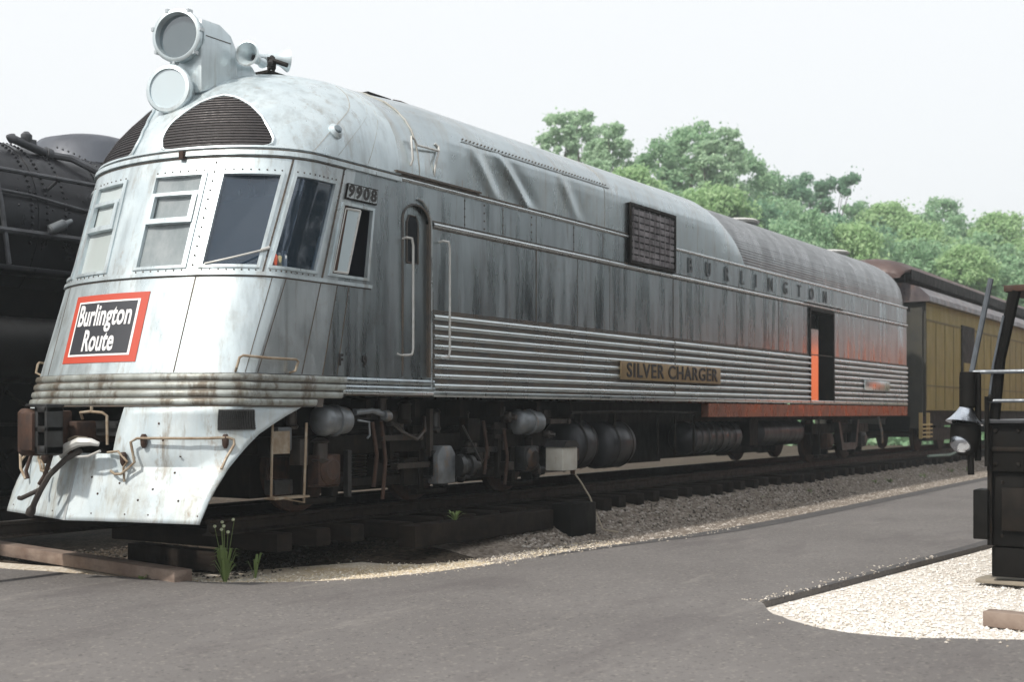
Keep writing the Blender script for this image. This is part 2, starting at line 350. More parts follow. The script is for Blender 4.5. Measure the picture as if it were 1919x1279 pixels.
for g in(1,-1):
    m=M()
    for zc in (1.93,1.853): ringrib(m,lin(g*1.585,g*2.28,6),zc,.071,.018,.004)
    m.build('side_fluting',STEEL,L,smooth=50)
m=M()
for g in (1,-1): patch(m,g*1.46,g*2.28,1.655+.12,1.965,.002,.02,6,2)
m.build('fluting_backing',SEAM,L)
# number F 9 on nose side
for ch,xx in (('F',9.43),('9',9.80)): letters('side_character',ch,.155,lambda u,v,h: Vector((xx+u,-1.506-h,2.13+v)),LETTER,L,bold=.007,sx=.85,th=.008)
# louvre grilles on dome
def gr_edge(z):   # left/right s limits of the grille for a height
    zz=(z-4.185)/(4.801-4.185)
    if zz<0 or zz>1: return None
    lo=lerp([(4.185,.11),(4.21,.095),(4.31,.078),(4.39,.077),(4.52,.093),(4.62,.126),(4.72,.165),(4.77,.21),(4.80,.26)],z)
    hi=lerp([(4.185,.625),(4.21,.64),(4.27,.63),(4.36,.59),(4.52,.514),(4.67,.421),(4.74,.36),(4.78,.315),(4.80,.27)],z)
    return lo,hi
for g in(1,-1):
    Z=lin(4.185,4.80,22); m=M()
    O=[];I=[]
    for z in Z:
        lo,hi=gr_edge(z); S=lin(g*lo,g*hi,12); O.append([rp(s,z,.007) for s in S]); I.append([rp(s,z,-.006) for s in S])
    m.slab(O,I); gr=m.build('louvre_grille',LOUV,L,label='dark half-oval louvred grille on the dome')
    m=M(); n=19
    for i in range(n):
        z=4.195+.60*i/n; e=gr_edge(z+.01)
        if not e: continue
        lo,hi=e; S=lin(g*(lo+.006),g*(hi-.006),12)
        m.slab([[rp(s,z+dz,o) for s in S] for dz,o in ((0,.016),(.004,.018),(.009,.014))],[[rp(s,z+dz,.004) for s in S] for dz in (0,.006,.018)])
    m.build('grille_slat',LOUVL,gr)
    m=M(); z0=Z[0]
    pts=[]
    for z in Z: pts.append(rp(g*gr_edge(z)[0],z,.01))
    for z in reversed(Z): pts.append(rp(g*gr_edge(z)[1],z,.01))
    pts.append(pts[0]); m.tube(pts,.016,6).build('grille_rim',SILVER,gr)
# dome seams
SSEAM=worn('soft_seam',(.36,.34,.3),(.42,.42,.4),.2,.6,5)
for s in (.9,1.15,1.55,-.9,-1.15,-1.55): patch(M(),s-.003,s+.003,4.2,5.15,.002,.005,1,16).build('roof_seam',SSEAM,L)
# porthole fitting on the dome
c=rp(.93,4.45,0); n=nrm(.93,4.45); m=M(); m.lathe(c-n*.01,n,[(0,.085),(.02,.085),(.045,.055),(.05,.05)],20); q=m.build('classification_lamp',SILVER,L)
M().lathe(c+n*.035,n,[(0,.048),(.02,.04),(.03,.02)],16).build('lamp_lens',LENS,q)
# headlights
hl=Vector((8.62,-.02,5.455)); m=M(); ax=Vector((-1,-.32,.02)).normalized()
m.lathe(hl-ax*.42,ax,[(0,.235),(.28,.245),(.36,.255),(.40,.275),(.44,.275),(.45,.262),(.452,.235),(.30,.22)],40,cap=False)
m.lathe(hl-ax*.43,ax,[(0,.01),(.011,.236)],40,cap=False)
H1=m.build('headlight',SILVER,L,label='large upper round headlight')
M().lathe(hl-ax*.05,ax,[(0,.23),(.012,.238)],40).build('headlight_lens',LENS,H1)
M().lathe(hl-ax*.33,ax,[(0,.02),(.03,.10),(.12,.19),(.2,.225)],32,cap=False).build('reflector',MIRROR,H1)
M().lathe(hl-ax*.27+Vector((0,-.05,-.10)),ax,[(0,.05),(.08,.055),(.1,.045)],16).build('bulb_socket',RUSTM,H1)
m=M()
for k in range(7): 
    a=2*PI*k/7+.3; p=hl+ax.cross(Vector((0,0,1))).normalized()*math.cos(a)*.275+Vector((0,0,math.sin(a)*.275)); m.obox(p,Matrix.Identity(3),.03,.018,.018)
m.build('lens_clamp',MOLD,H1)
ax=Vector((-1,-.34,.06)).normalized(); hl2=Vector((8.50,-.0,4.90)); m=M()
m.lathe(hl2-ax*.30,ax,[(0,.20),(.18,.225),(.22,.25),(.27,.252),(.285,.24),(.29,.205),(.24,.20)],40,cap=False)
m.lathe(hl2-ax*.31,ax,[(0,.01),(.011,.2)],40,cap=False)
H2=m.build('headlight',SILVER,L,label='lower round headlight with a frosted lens')
M().lathe(hl2-ax*.04,ax,[(0,.20),(.012,.204)],40).build('headlight_lens',LENSW,H2)
# housing behind headlights
m=M(); pl=[(8.73,4.86),(8.73,5.64),(9.0,5.64),(9.16,5.56),(9.25,5.42),(9.26,5.10),(9.1,5.0)]
m.prism(pl,lambda x,z:(x,-.25,z),lambda x,z:(x,.25,z)); hs=m.build('headlight_housing',SILVER,L,bev=.05,smooth=40)
bx('housing_seam',SEAM,hs,8.76,9.14,-.254,-.2505,5.46,5.468)
m=M(); m.lathe((8.80,0,5.455),(-1,-.32,.02),[(0,.2),(.02,.235),(.12,.24)],32); m.build('lamp_shell',SILVER,hs)
m=M(); m.prism([(9.2,4.95),(9.2,5.36),(9.5,5.33),(9.62,5.2)],lambda x,z:(x,-.2,z),lambda x,z:(x,.2,z)); m.build('housing_foot',SILVER,hs,bev=.03)
m=M(); m.box(8.62,8.98,-.22,.22,4.64,4.68); m.build('headlight_bracket',SILVER,L)
# horns
def horn(name,c,d,lb):
    d=Vector(d).normalized(); m=M(); m.lathe(Vector(c)-d*.42,d,[(0,.035),(.05,.055),(.10,.04),(.22,.05),(.33,.075),(.39,.115),(.42,.135),(.425,.12),(.36,.07),(.25,.03)],24,cap=False)
    h=m.build(name,SILVER,L,label=lb); M().lathe(Vector(c)-d*.17,d,[(0,.03),(.002,.034)],16).build('horn_throat',LOUV,h); return h
horn('air_horn',(9.22,-.40,5.36),(-1,-.35,0),'forward facing silver trumpet horn')
horn('air_horn',(10.30,.05,5.62),(.9,-.45,.05),'rear facing silver trumpet horn')
m=M(); m.tube([(9.6,-.27,5.36),(9.75,-.22,5.40),(9.95,-.05,5.55)],.028); m.cyl((9.85,-.1,5.34),(9.85,-.1,5.52),.02); m.cyl((10.02,0,5.34),(10.02,0,5.58),.02); m.box(9.78,10.1,-.16,.08,5.33,5.36)
m.cyl((9.85,-.1,5.5),(9.93,-.3,5.42),.025); m.lathe((9.84,-.16,5.38),(0,0,1),[(0,.04),(.08,.045),(.1,.02)],12); m.build('horn_mount',UNDER,L)
# ---- roof aft: round section / boxy section ----
RND=[(1.5,4.13),(1.49,4.3),(1.465,4.45),(1.42,4.6),(1.345,4.75),(1.24,4.88),(1.10,5.0),(.95,5.10),(.68,5.23),(.36,5.32),(.0,5.36)]
BOX=[(1.5,4.13),(1.5,4.3),(1.5,4.45),(1.5,4.58),(1.495,4.69),(1.455,4.81),(1.36,4.94),(1.18,5.08),(.82,5.24),(.42,5.35),(.0,5.39)]
def sec(k,off=0):
    h=[(a+(c-a)*k,b+(d-b)*k) for (a,b),(c,d) in zip(RND,BOX)]
    full=[(-y-off,z) for y,z in h]+[(y+off,z) for y,z in reversed(h[:-1])]
    return [(y,z+(off if i in range(6,15) else off*.5)) for i,(y,z) in enumerate(full)]
rows=[]
def dens(S,n=4):
    o=[]
    for (a,b),(c,d) in zip(S,S[1:]): o+=[(a+(c-a)*i/n,b+(d-b)*i/n) for i in range(n)]
    return o+[S[-1]]
def dent(x,y,z):
    if y>-1.2 or z<4.15 or z>4.78: return 0
    w_=math.sin(PI*min(1,max(0,(z-4.15)/.6)))**.5; o=0
    for x0,sl,a in ((12.95,1.15,-.040),(12.25,.9,-.022),(14.2,.8,-.012),(11.2,-.3,.012)):
        xc=x0-(z-4.15)*sl; o+=a*w_*(math.exp(-((x-xc)/.10)**2)-.35*math.exp(-((x-xc-.22)/.14)**2))
    return o
for X in [10.4,10.6,10.8]+lin(10.9,14.9,66)+[15,16,17,17.6]:
    k=min(1,max(0,(X-10.5)/1.1)); k=k*k*(3-2*k)
    rows.append([(X,y+dent(X,y,z),z) for y,z in dens(sec(k,.0))])
base=rows[-1]
for t,k in ((.35,1),(.6,.97),(.78,.82),(.9,.55),(1.0,.02)):
    r=[]
    for i,(y,z) in enumerate(dens(sec(k,.004))):
        q=abs(i-40)/40.   # 0 at centre, 1 at eaves
        xe=18.6+1.35*q
        r.append((17.6+(xe-17.6)*t,y,z))
    rows.append(r)
M().grid(rows).build('engine_roof',ROOFM,L,smooth=40,label='smooth silver roof with a raised shoulder')
# fluted rear roof
pts=[]
for a,b in zip(RND,RND[1:]): pts.append((a,b))
def arc(n):
    P=[(-y,z) for y,z in RND]+[(y,z) for y,z in reversed(RND[:-1])]
    Ls=[0]
    for a,b in zip(P,P[1:]): Ls.append(Ls[-1]+math.hypot(b[0]-a[0],b[1]-a[1]))
    o=[]
    for i in range(n+1):
        d=Ls[-1]*i/n; j=max(k for k in range(len(Ls)) if Ls[k]<=d+1e-9); j=min(j,len(P)-2); f=(d-Ls[j])/(Ls[j+1]-Ls[j]); a,b=P[j],P[j+1]
        tx,tz=b[0]-a[0],b[1]-a[1]; l=math.hypot(tx,tz); o.append((a[0]+tx*f,a[1]+tz*f,-tz/l,tx/l))
    return o
A=arc(360); prof=[]
for i,(y,z,nx,nz) in enumerate(A):
    h=.007*(0.5-0.5*math.cos(2*PI*i/4))-.010; prof.append((y+nx*h,z+nz*h))
m=M(); XR=[17.5,20,23,26,29.4]; rows=[[(X,y,z) for y,z in prof] for X in XR]
for t in (.5,.8,1):   # rounded rear edge
    rows.append([(29.4+.6*t,y*(1-.05*t*t),4.13+(z-4.13)*(1-.06*t*t)) for y,z in prof])
m.grid(rows); n=len(prof); b=len(m.v)-n
m.build('fluted_roof',FLROOF,L,smooth=60,label='finely ribbed grey roof of the baggage section')
m=M(); m.prism([(y*.94,4.13+(z-4.13)*.93) for y,z in prof[::9]]+[(1.41,1.8),(-1.41,1.8)][::1],lambda y,z:(29.95,y,z),lambda y,z:(29.99,y,z)); m.build('end_wall',STEEL,L)
# ---- side walls with door openings ----
def wall(y,g):
    m=M()
    def q(x0,x1,z0,z1): m.add([(x0,y,z0),(x1,y,z0),(x1,y,z1),(x0,y,z1)],[(0,1,2,3) if g>0 else (3,2,1,0)])
    D1=(10.44,10.92,1.99,3.88); D2=(23.22,24.55,1.80,3.60)
    q(XJ,D1[0],1.78,4.13); q(D1[0],D1[1],1.78,D1[2]); q(D1[1],10.97,1.78,4.13)
    # arch above cab door
    cx=(D1[0]+D1[1])/2; r=(D1[1]-D1[0])/2; zs=D1[3]-r*.75; arcp=[(cx-r*math.cos(PI*i/10),zs+r*.75*math.sin(PI*i/10)) for i in range(11)]
    for (xa,za),(xb,zb) in zip(arcp,arcp[1:]): m.add([(xa,y,za),(xb,y,zb),(xb,y,4.13),(xa,y,4.13)],[(0,1,2,3)])
    q(10.97,D2[0],1.78,4.13); q(D2[0],D2[1],D2[3],4.13); q(D2[1],30.0,1.78,4.13)
    return m
wall(-1.5,1).build('side_wall',STEEL,L,smooth=0,label='grey stainless steel side facing the path')
M().add([(XJ,1.5,1.78),(30,1.5,1.78),(30,1.5,4.13),(XJ,1.5,4.13)],[(0,3,2,1)]).build('side_wall',STEEL,L,smooth=0)
bx('door_sill',STEEL,L,10.44,10.92,-1.505,-1.40,1.975,1.99)
# cab door, recessed
m=M(); cx,r,zs=10.68,.24,3.70; ar=[(cx-r*math.cos(PI*i/10),zs+r*.75*math.sin(PI*i/10)) for i in range(11)]
poly=[(10.44,1.99)]+[(10.92,1.99)]+list(reversed(ar))
wz=[(10.56,3.24),(10.76,3.24),(10.76,3.68),(10.72,3.76),(10.60,3.76),(10.56,3.68)]
m.prism(poly,lambda x,z:(x,-1.46,z),lambda x,z:(x,-1.42,z)); cdoor=m.build('cab_door',STEEL,L,label='narrow cab door with an arched top')
M().prism(wz,lambda x,z:(x,-1.464,z),lambda x,z:(x,-1.455,z)).build('door_window',plain('black_glass',(.012,.014,.018),0,.12),cdoor)
m=M(); w2=[Vector((x,-1.466,z)) for x,z in wz]+[Vector((wz[0][0],-1.466,wz[0][1]))]; m.tube(w2,.010,5).build('window_gasket',SEAM,cdoor)
m=M(); a2=[Vector((10.44,-1.50,1.99))]+[Vector((x,-1.505,z)) for x,z in ar]+[Vector((10.925,-1.50,1.99))]
m.tube(a2,.014,6).build('door_surround',SEAM,L)
m=M(); m.tube([Vector((10.945,-1.515,1.85)),Vector((10.945,-1.515,3.62)),Vector((10.93,-1.515,3.75)),Vector((10.87,-1.515,3.86)),Vector((10.78,-1.515,3.93)),Vector((10.68,-1.515,3.95))],.014,6).build('rain_gutter',MOLD,L)
m=M()
for f in(-1.5,):
    m.box(10.435,10.44,-1.499,-1.42,1.99,3.7); m.box(10.92,10.925,-1.499,-1.42,1.99,3.7)
m.build('door_jamb',SEAM,L)
# grab rails beside the door
def grab(x,dx,z0,z1,nm='grab_rail'):
    m=M(); m.tube([(x-dx,-1.50,z1+.02),(x-dx,-1.56,z1+.03),(x-.02,-1.60,z1+.02),(x,-1.60,z1-.05),(x,-1.60,(z0+z1)/2),(x,-1.60,z0+.06),(x-.02,-1.60,z0),(x-dx,-1.57,z0-.01),(x-dx,-1.50,z0-.01)],.014,8)
    return m.build(nm,PIPE if 0 else WHP,L)
WHP=worn('pale_rail_paint',(.55,.56,.55),(.42,.41,.38),.1,.45,9)
grab(10.50,.06,2.23,3.46); grab(11.17,.07,2.23,3.50)
m=M(); m.tube([(10.35,-1.5,2.24),(10.36,-1.53,2.22),(10.47,-1.58,2.22)],.008,6).build('rail_bracket',WHP,L)
# moldings
m=M()
def longm(z,x0,x1,h=.05,y=-1.5,p=.03):
    for g in(1,-1):
        pr=[(0,-h/2),(p*.8,-h*.3),(p,0),(p*.8,h*.3),(0,h/2)]
        m.grid([[(x0,g*(y-d),z+e) for d,e in pr],[(x1,g*(y-d),z+e) for d,e in pr]])
longm(3.70,10.98,15.6,.06); longm(3.70,15.6,30.0,.06); longm(4.125,10.4,15.62,.05); longm(4.125,17.14,30,.05)
m.build('side_molding',MOLD,L,smooth=50)
m=M(); m.box(10.98,30,-1.507,-1.5,3.735,3.747); m.box(10.4,15.62,-1.508,-1.49,4.155,4.172); m.box(10.98,30,-1.505,-1.5,2.735,2.75); m.box(10.98,30,-1.506,-1.5,3.655,3.667)
m.build('molding_grime',SEAM,L)
# battens (panel seams)
for x in (13.16,17.12,21.55): bx('panel_seam',SEAM,L,x-.012,x+.012,-1.5035,-1.499,2.75,3.655)
for x in (14.2,15.1,19.6,28.0): bx('panel_seam',SEAM,L,x-.004,x+.004,-1.5025,-1.499,2.75,3.655)
for x in (11.6,12.4,13.16,14.1,14.9,18.4,19.7,21): bx('panel_seam',SEAM,L,x-.004,x+.004,-1.5025,-1.499,3.75,4.09)
m=M()
for x in (11.6,12.0,12.4,13.05,14.1): 
    for z in lin(3.78,4.06,3): m.lathe((x,-1.499,z),(0,-1,0),[(0,.014),(.008,.008)],6)
m.build('rivet_row',SEAM,L)
m=M()
for x in (10.75,11.55,14.95,18.0): 
    k=1 if x>11.6 else 0
    S=sec(1 if x>11.7 else (0 if x<10.6 else (x-10.5)/1.1*.9+.05),.003); m.slab([[(x-.006,y,z) for y,z in S[:11]],[(x+.006,y,z) for y,z in S[:11]]],[[(x-.006,y*.99,z-.01) for y,z in S[:11]],[(x+.006,y*.99,z-.01) for y,z in S[:11]]])
m.build('roof_seam',bpy.data.materials['soft_seam'],L)
# shoulder lap with a row of small rivets
m=M(); m.box(11.55,15.1,-1.490,-1.470,4.735,4.75); m.build('shoulder_lap',MOLD,L)
m=M()
for i in range(46): m.lathe((11.6+i*.076,-1.47,4.775),(0,-.8,.5),[(0,.012),(.012,.006)],6)
m.build('rivet_row',SEAM,L)
# side fluting
def flute(x0,x1,z0,z1,n,name='side_fluting'):
    m=M(); p=(z1-z0)/n
    bk=M(); bk.box(x0,x1,-1.506,-1.5,z0-.004,z1+.004); bk.build('fluting_backing',SEAM,L)  # dark backing paints the shade between the ribs
    for i in range(n):
        b=z0+i*p; pr=[(b+e*p,d) for e,d in ((.20,.007),(.27,.022),(.38,.034),(.5,.038),(.62,.034),(.73,.022),(.80,.007))]
        m.slab([[(x0,-1.5-d,z) for z,d in pr],[(x1,-1.5-d,z) for z,d in pr]],[[(x0,-1.505,z) for z,d in pr],[(x1,-1.505,z) for z,d in pr]])
    return m.build(name,FLUTE,L,smooth=50,label='bright horizontal fluting along the lower side')
flute(10.98,17.10,1.845,2.725,8); flute(17.14,23.2,1.845,2.725,8); flute(24.62,30.0,1.845,2.725,8)
m=M(); m.box(9.45,10.97,-1.528,-1.5,1.79,1.83); m.box(10.97,30.0,-1.53,-1.5,1.775,1.84); m.build('bottom_lip',FLUTE,L,bev=.008)
bx('seam_strip',SEAM,L,17.10,17.14,-1.52,-1.5,1.845,2.725)
bx('door_frame',SEAM,L,10.955,10.98,-1.512,-1.5,1.84,2.95)
# intake grille
IX=(15.63,17.12); bx('intake_grille',LOUV,L,IX[0],IX[1],-1.525,-1.5,3.76,4.60)
gi=[o for o in L.children if o.name.startswith('intake_grille')][0]
GR=worn('intake_slats',(.05,.042,.045),(.30,.28,.29),.2,.6,5,rust=(.05,.035,.04),rust_amt=.5)
m=M()
for i in range(8): m.box(IX[0]+.05,IX[1]-.05,-1.542,-1.524,3.80+i*.095,3.80+i*.095+.07)
for i in range(8): x=IX[0]+.09+i*.17; m.box(x,x+.02,-1.548,-1.54,3.79,4.56)
m.build('grille_slat',GR,gi)
m=M(); 
for a in ((IX[0],IX[1],4.575,4.62),(IX[0],IX[1],3.745,3.785),(IX[0],IX[0]+.04,3.785,4.575),(IX[1]-.04,IX[1],3.785,4.575)): m.box(a[0],a[1],-1.555,-1.5,a[2],a[3])
m.build('grille_frame',UNDER,gi)
# BURLINGTON letters, name plate
for ch,px in zip('BURLINGTON',(17.72,18.41,19.16,19.83,20.45,21.14,21.89,22.62,23.3,24.09)):
    letters('side_letter',ch,.33,lambda u,v,h: Vector((px+u,-1.501-h,3.91+v)),DLET,L,bold=.002,sx=.9,th=.015)
bx('name_plate',PLATE,L,15.33,18.79,-1.56,-1.53,2.07,2.33,bev=.008); npl=[o for o in L.children if o.name=='name_plate'][0]
letters('plate_lettering','SILVER CHARGER',.29,lambda u,v,h: Vector((17.06+u,-1.561-h,2.20+v)),LETTER,npl,bold=.004,sx=1.28,space=1.12,th=.01)
bx('name_plate',FLUTE,L,26.55,28.4,-1.56,-1.53,2.09,2.31,bev=.008,label='short blank plate near the rear end')
# baggage doorway
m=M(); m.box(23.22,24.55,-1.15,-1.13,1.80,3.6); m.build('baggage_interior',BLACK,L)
m=M(); m.box(23.16,23.22,-1.53,-1.2,1.80,3.66); m.box(24.55,24.61,-1.53,-1.2,1.80,3.66); m.box(23.22,24.55,-1.53,-1.2,3.60,3.66); m.box(23.22,24.55,-1.45,-1.14,1.78,1.80); m.build('baggage_door_frame',UNDER,L)
m=M(); m.box(23.36,23.78,-1.475,-1.44,1.82,3.25); m.build('baggage_door',plain('bright_steel',(.8,.8,.8),1,.18),L,label='half open steel sliding door')
bx('rain_gutter',MOLD,L,22.9,25.2,-1.56,-1.50,3.745,3.775)
# roof details
for x in (23.3,30.9): pass
def vent(x): 
    m=M(); m.lathe((x,0,5.34),(0,0,1),[(0,.22),(.06,.22),(.061,.42),(.10,.45),(.14,.38),(.17,.2),(.18,.02)],24); return m.build('roof_ventilator',WHP,L)
vent(23.2); vent(28.9)
m=M(); m.box(11.3,11.75,-.3,.3,5.38,5.44); m.box(11.4,11.6,-.1,.1,5.44,5.47); m.build('roof_hatch',UNDER,L,bev=.01)
m=M(); m.tube([(11.75,-.3,5.33),(11.78,-.3,5.43),(11.95,-.28,5.45),(12.3,-.25,5.45),(12.36,-.25,5.42),(12.36,-.25,5.34)],.012); m.build('roof_grab_rail',RUSTM,L)
m=M(); m.tube([(10.60,-1.49,4.30),(10.60,-1.52,4.36),(10.60,-1.50,4.56),(10.62,-1.48,4.62),(10.68,-1.48,4.60),(10.70,-1.50,4.54),(11.1,-1.50,4.545),(11.12,-1.48,4.60),(11.08,-1.46,4.63),],.013); m.tube([(11.1,-1.5,4.545),(11.02,-1.52,4.4),(11.02,-1.49,4.25)],.013); m.build('roof_grab_rail',WHP,L)
m=M(); m.box(10.3,11.9,-1.535,-1.49,4.178,4.20); m.build('rain_gutter',SEAM,L)
m=M()
for i in range(10): 
    x=13.6+i*.45; m.lathe((x,-.3,5.36),(0,0,1),[(0,.03),(.045,.025)],6)
m.build('roof_bolt',UNDER,L)
# cab interior
m=M(); m.box(10.25,10.3,-1.3,1.3,1.98,4.1); m.box(8.5,10.3,-1.3,1.3,2.3,2.35); m.build('cab_interior',plain('cab_interior_paint',(.05,.06,.085),0,.7),L)
m=M(); m.box(9.5,9.7,-1.1,-.6,2.35,3.2); m.box(9.35,9.7,-1.1,-.6,2.75,2.85); m.build('cab_seat',plain('cab_seat_vinyl',(.02,.02,.02),0,.6),L)
patch(M(),.85,1.25,2.94,2.965,-.06,.16).build('window_ledge',UNDER,L)
# open side window sash
m=M(); 
def sash(s0,s1,z0,z1,o,th): patch(m,s0,s1,z0,z1,o,th,2,2)
sash(1.355,1.40,3.0,3.72,.0,.05); m.build('sash_channel',RUSTM,L)
m=M(); P0=[Vector((9.33,-1.49,3.02)),Vector((9.53,-1.51,3.02)),Vector((9.73,-1.51,3.68)),Vector((9.52,-1.49,3.68))]
for a,b in zip(P0,P0[1:]+P0[:1]): m.tube([a,b],.014,6)
sv=m.build('side_window_sash',WHP,L,label='open side window sash')
nn=Vector((0,1,0)); M().slab([[P0[0],P0[1]],[P0[3],P0[2]]],[[P0[0]+nn*.006,P0[1]+nn*.006],[P0[3]+nn*.006,P0[2]+nn*.006]]).build('sash_pane',LENSW,sv)  # pale pane colour stands in for its reflection
# wiper
m=M(); m.tube([rp(.455,3.0,.02),rp(.6,3.05,.05),rp(.74,3.13,.03)],.010); m.tube([rp(.74,3.13,.03),rp(.79,3.17,.01)],.016); m.build('window_wiper',WHP,L)
m=M(); m.tube([rp(-.80,3.2,.02),rp(-.83,3.3,.06),rp(-.80,3.45,.03)],.02); m.build('wiper_motor',RUSTM,L)
# front hand rails
for g in(1,-1):
    m=M(); m.tube([rp(g*.79,1.985,.0),rp(g*.79,2.0,.07),rp(g*.79,2.09,.08),rp(g*.81,2.11,.08),rp(g*1.0,2.11,.08),rp(g*1.18,2.11,.08),rp(g*1.2,2.09,.08),rp(g*1.2,2.0,.07),rp(g*1.2,1.985,0)],.013); m.build('step_grab_rail',PIPE,L)
# drip stain bracket under molding
m=M(); p=rp(.22,4.10,.03); m.obox(p,Matrix.Identity(3),.02,.03,.04); m.build('lamp_bracket',RUSTM,L)
# ---- pilot ----
PXE=[(.60,7.64),(.63,7.65),(.85,7.75),(1.09,7.92),(1.37,8.23),(1.54,8.58),(1.655,8.87)]
def pil(q,z):   # q -1..1
    g=1 if q>=0 else -1; q=abs(q); t=lerp(TIP,z); xe=lerp(PXE,z); yb=1.40+.10*min(1,(z-.6)/.7)
    w=min(1,max(0,(z-.6)/1.05))
    # bottom: shallow V ; top: nose ellipse run out along the side
    A=Vector((t+(xe-t)*q**(1.0+.9*w),0,z)); yq=q+ (0 if w==0 else 0)
    yA=yb*q
    # ellipse part
    xs=lerp([(.6,7.9),(1.6,8.12)],z); Ltot=1.5+ (xe-xs); 
    u=q*(1.75+max(0,xe-xs)); 
    if u<1.75: a=u/1.75*PI/2; ex=xs-(xs-t)*math.cos(a); ey=yb*math.sin(a)
    else: ex=xs+(u-1.75); ey=yb
    if xe<xs: ex=A.x; ey=yA
    k=w**1.2
    return Vector((A.x*(1-k)+ex*k,-g*(yA*(1-k)+ey*k),z))
def pnr(q,z):
    e=.02; a=pil(min(1,q+e),z)-pil(max(-1,q-e),z); b=pil(q,z+e)-pil(q,z-e); n=a.cross(b).normalized(); return n if n.x<0 else -n
def P_(q,z,o): return pil(q,z)+pnr(q,z)*o
QS=[-1+.7/18*i for i in range(18)]+[-.3+.6/16*i for i in range(17)]+[.3+.7/18*(i+1) for i in range(18)]; ZS=[.60,.64,.7,.8,.9,1.0,1.1,1.22,1.3,1.4,1.5,1.58,1.655]
def kq(i,j):
    qm=(QS[j]+QS[j+1])/2; zm=(ZS[i]+ZS[i+1])/2
    return not (abs(qm)<.3 and zm>1.22)
def qmap(t,z):
    qp=lerp([(.6,.30),(1.0,.27),(1.234,.216),(1.63,.145),(1.66,.14)],z); g=1 if t>=0 else -1; t=abs(t)
    return g*(qp*t/.3 if t<.3 else qp+(1-qp)*(t-.3)/.7)
m=M(); m.grid([[pil(qmap(q,z),z) for q in QS] for z in ZS],kq)
pm=m.build('pilot',PILOT,L,smooth=25,label='battered white-silver pilot sheet below the nose')
sm=pm.modifiers.new('thick','SOLIDIFY'); sm.thickness=.02; sm.offset=-1
m=M(); m.slab([[pil(q,z)+pnr(q,z)*.006 for q in (-.012,0,.012)] for z in ZS[:8]],[[pil(q,z)-pnr(q,z)*.004 for q in (-.012,0,.012)] for z in ZS[:8]]); m.build('pilot_nosing',worn('nosing_grey',(.33,.35,.36),(.42,.44,.44),.2,.5,8),pm)
m=M()
for q in (-.9,-.55,-.2,.2,.45,.62,.97): m.lathe(pil(q,.67),pnr(q,.67),[(0,.008),(.005,.006)],6)
for q,z in [(.35,1.5),(.35,1.2),(.36,.95),(.6,.9),(.62,1.2),(.75,1.45),(.52,.8),(.8,.8),(.45,1.35),(.7,1.05),(.15,1.0),(.22,.85)]:
    m.lathe(pil(q,z),pnr(q,z),[(0,.012),(.006,.008)],6)
m.build('pilot_rivet',RUSTM,pm)
def mq(a,z): k=(1.63-z)/.19; return (.539+.153*k)*(1-a)+(.763+.177*k)*a
m=M(); S=lin(0,1,6); Z=lin(1.44,1.63,3)
m.slab([[P_(mq(a,z),z,.014) for a in S] for z in Z],[[P_(mq(a,z),z,-.002) for a in S] for z in Z]); ms=m.build('pilot_mesh',worn('mesh_dark',(.05,.05,.05),(.12,.12,.115),.3,.6,40,bst=.5,bscale=160),pm)
m=M()
for a in lin(.03,.97,16): m.tube([P_(mq(a,z),z,.016) for z in (1.445,1.535,1.625)],.004,4)
for z in lin(1.455,1.615,9): m.tube([P_(mq(a,z),z,.016) for a in S],.004,4)
m.build('mesh_wire',OILY,ms)
# pilot handrails with brackets
for g in(1,-1):
    m=M()
    m.tube([P_(g*q,z,o) for q,z,o in ((.297,1.052,.04),(.34,1.02,.06),(.385,1.02,.07),(.42,1.07,.07),(.37,1.2,.07),(.315,1.32,.07),(.335,1.355,.07),(.45,1.36,.07),(.558,1.361,.07),(.70,1.362,.06),(.82,1.365,.06))]+[P_(g*.87,1.345,.06),P_(g*.90,1.3,.06),P_(g*.97,1.15,.06),P_(g*.99,1.06,.06)],.013)
    m.tube([P_(g*.2,1.225,.03),P_(g*.27,1.235,.06),P_(g*.33,1.20,.07),P_(g*.385,1.08,.06),P_(g*.40,.96,.02)],.012)
    hr=m.build('pilot_hand_rail',PIPE,L)
    m=M()
    for q,z in ((.365,1.34),(.82,1.34),(.30,1.20)): c=P_(g*q,z,.035); m.lathe(c+Vector((0,0,-.07)),(0,0,1),[(0,.014),(.03,.03),(.10,.035),(.13,.02)],10)
    m.build('rail_bracket',RUSTM,hr)
# coupler
bx('coupler_pocket',BLACK,L,7.95,8.2,-.9,.9,1.0,1.65)
m=M(); m.box(7.05,7.45,.10,.30,1.20,1.62); m.box(6.95,7.30,.02,.22,1.25,1.60); m.lathe((7.10,.22,1.20),(0,0,1),[(0,.10),(.04,.13),(.40,.13),(.44,.10)],20); m.box(7.4,7.95,-.02,.2,1.32,1.52)
cp=m.build('coupler',RUSTM,L,bev=.02,label='rusty front coupler')
m=M(); m.box(6.98,7.16,-.15,.03,1.22,1.30);m.box(6.98,7.16,-.15,.03,1.42,1.48);m.box(6.98,7.16,-.15,.03,1.60,1.66); m.box(6.98,7.16,-.15,-.11,1.22,1.66); m.box(6.98,7.16,-.02,.03,1.22,1.66); m.box(7.0,7.2,-.12,.2,1.655,1.68); m.build('coupler_knuckle',OILY,cp,bev=.012)
m=M(); m.box(7.62,7.95,-.32,.05,1.38,1.50); m.box(7.62,7.95,-.34,.1,1.50,1.52); m.build('coupler_carrier',OILY,L)
m=M()
m.tube([(7.5,.02,1.54),(7.46,.0,1.60),(7.46,-.14,1.61),(7.47,-.30,1.60),(7.50,-.33,1.57),(7.5,-.335,1.30)],.014); m.tube([(7.46,-.16,1.61),(7.46,-.16,1.66)],.014)
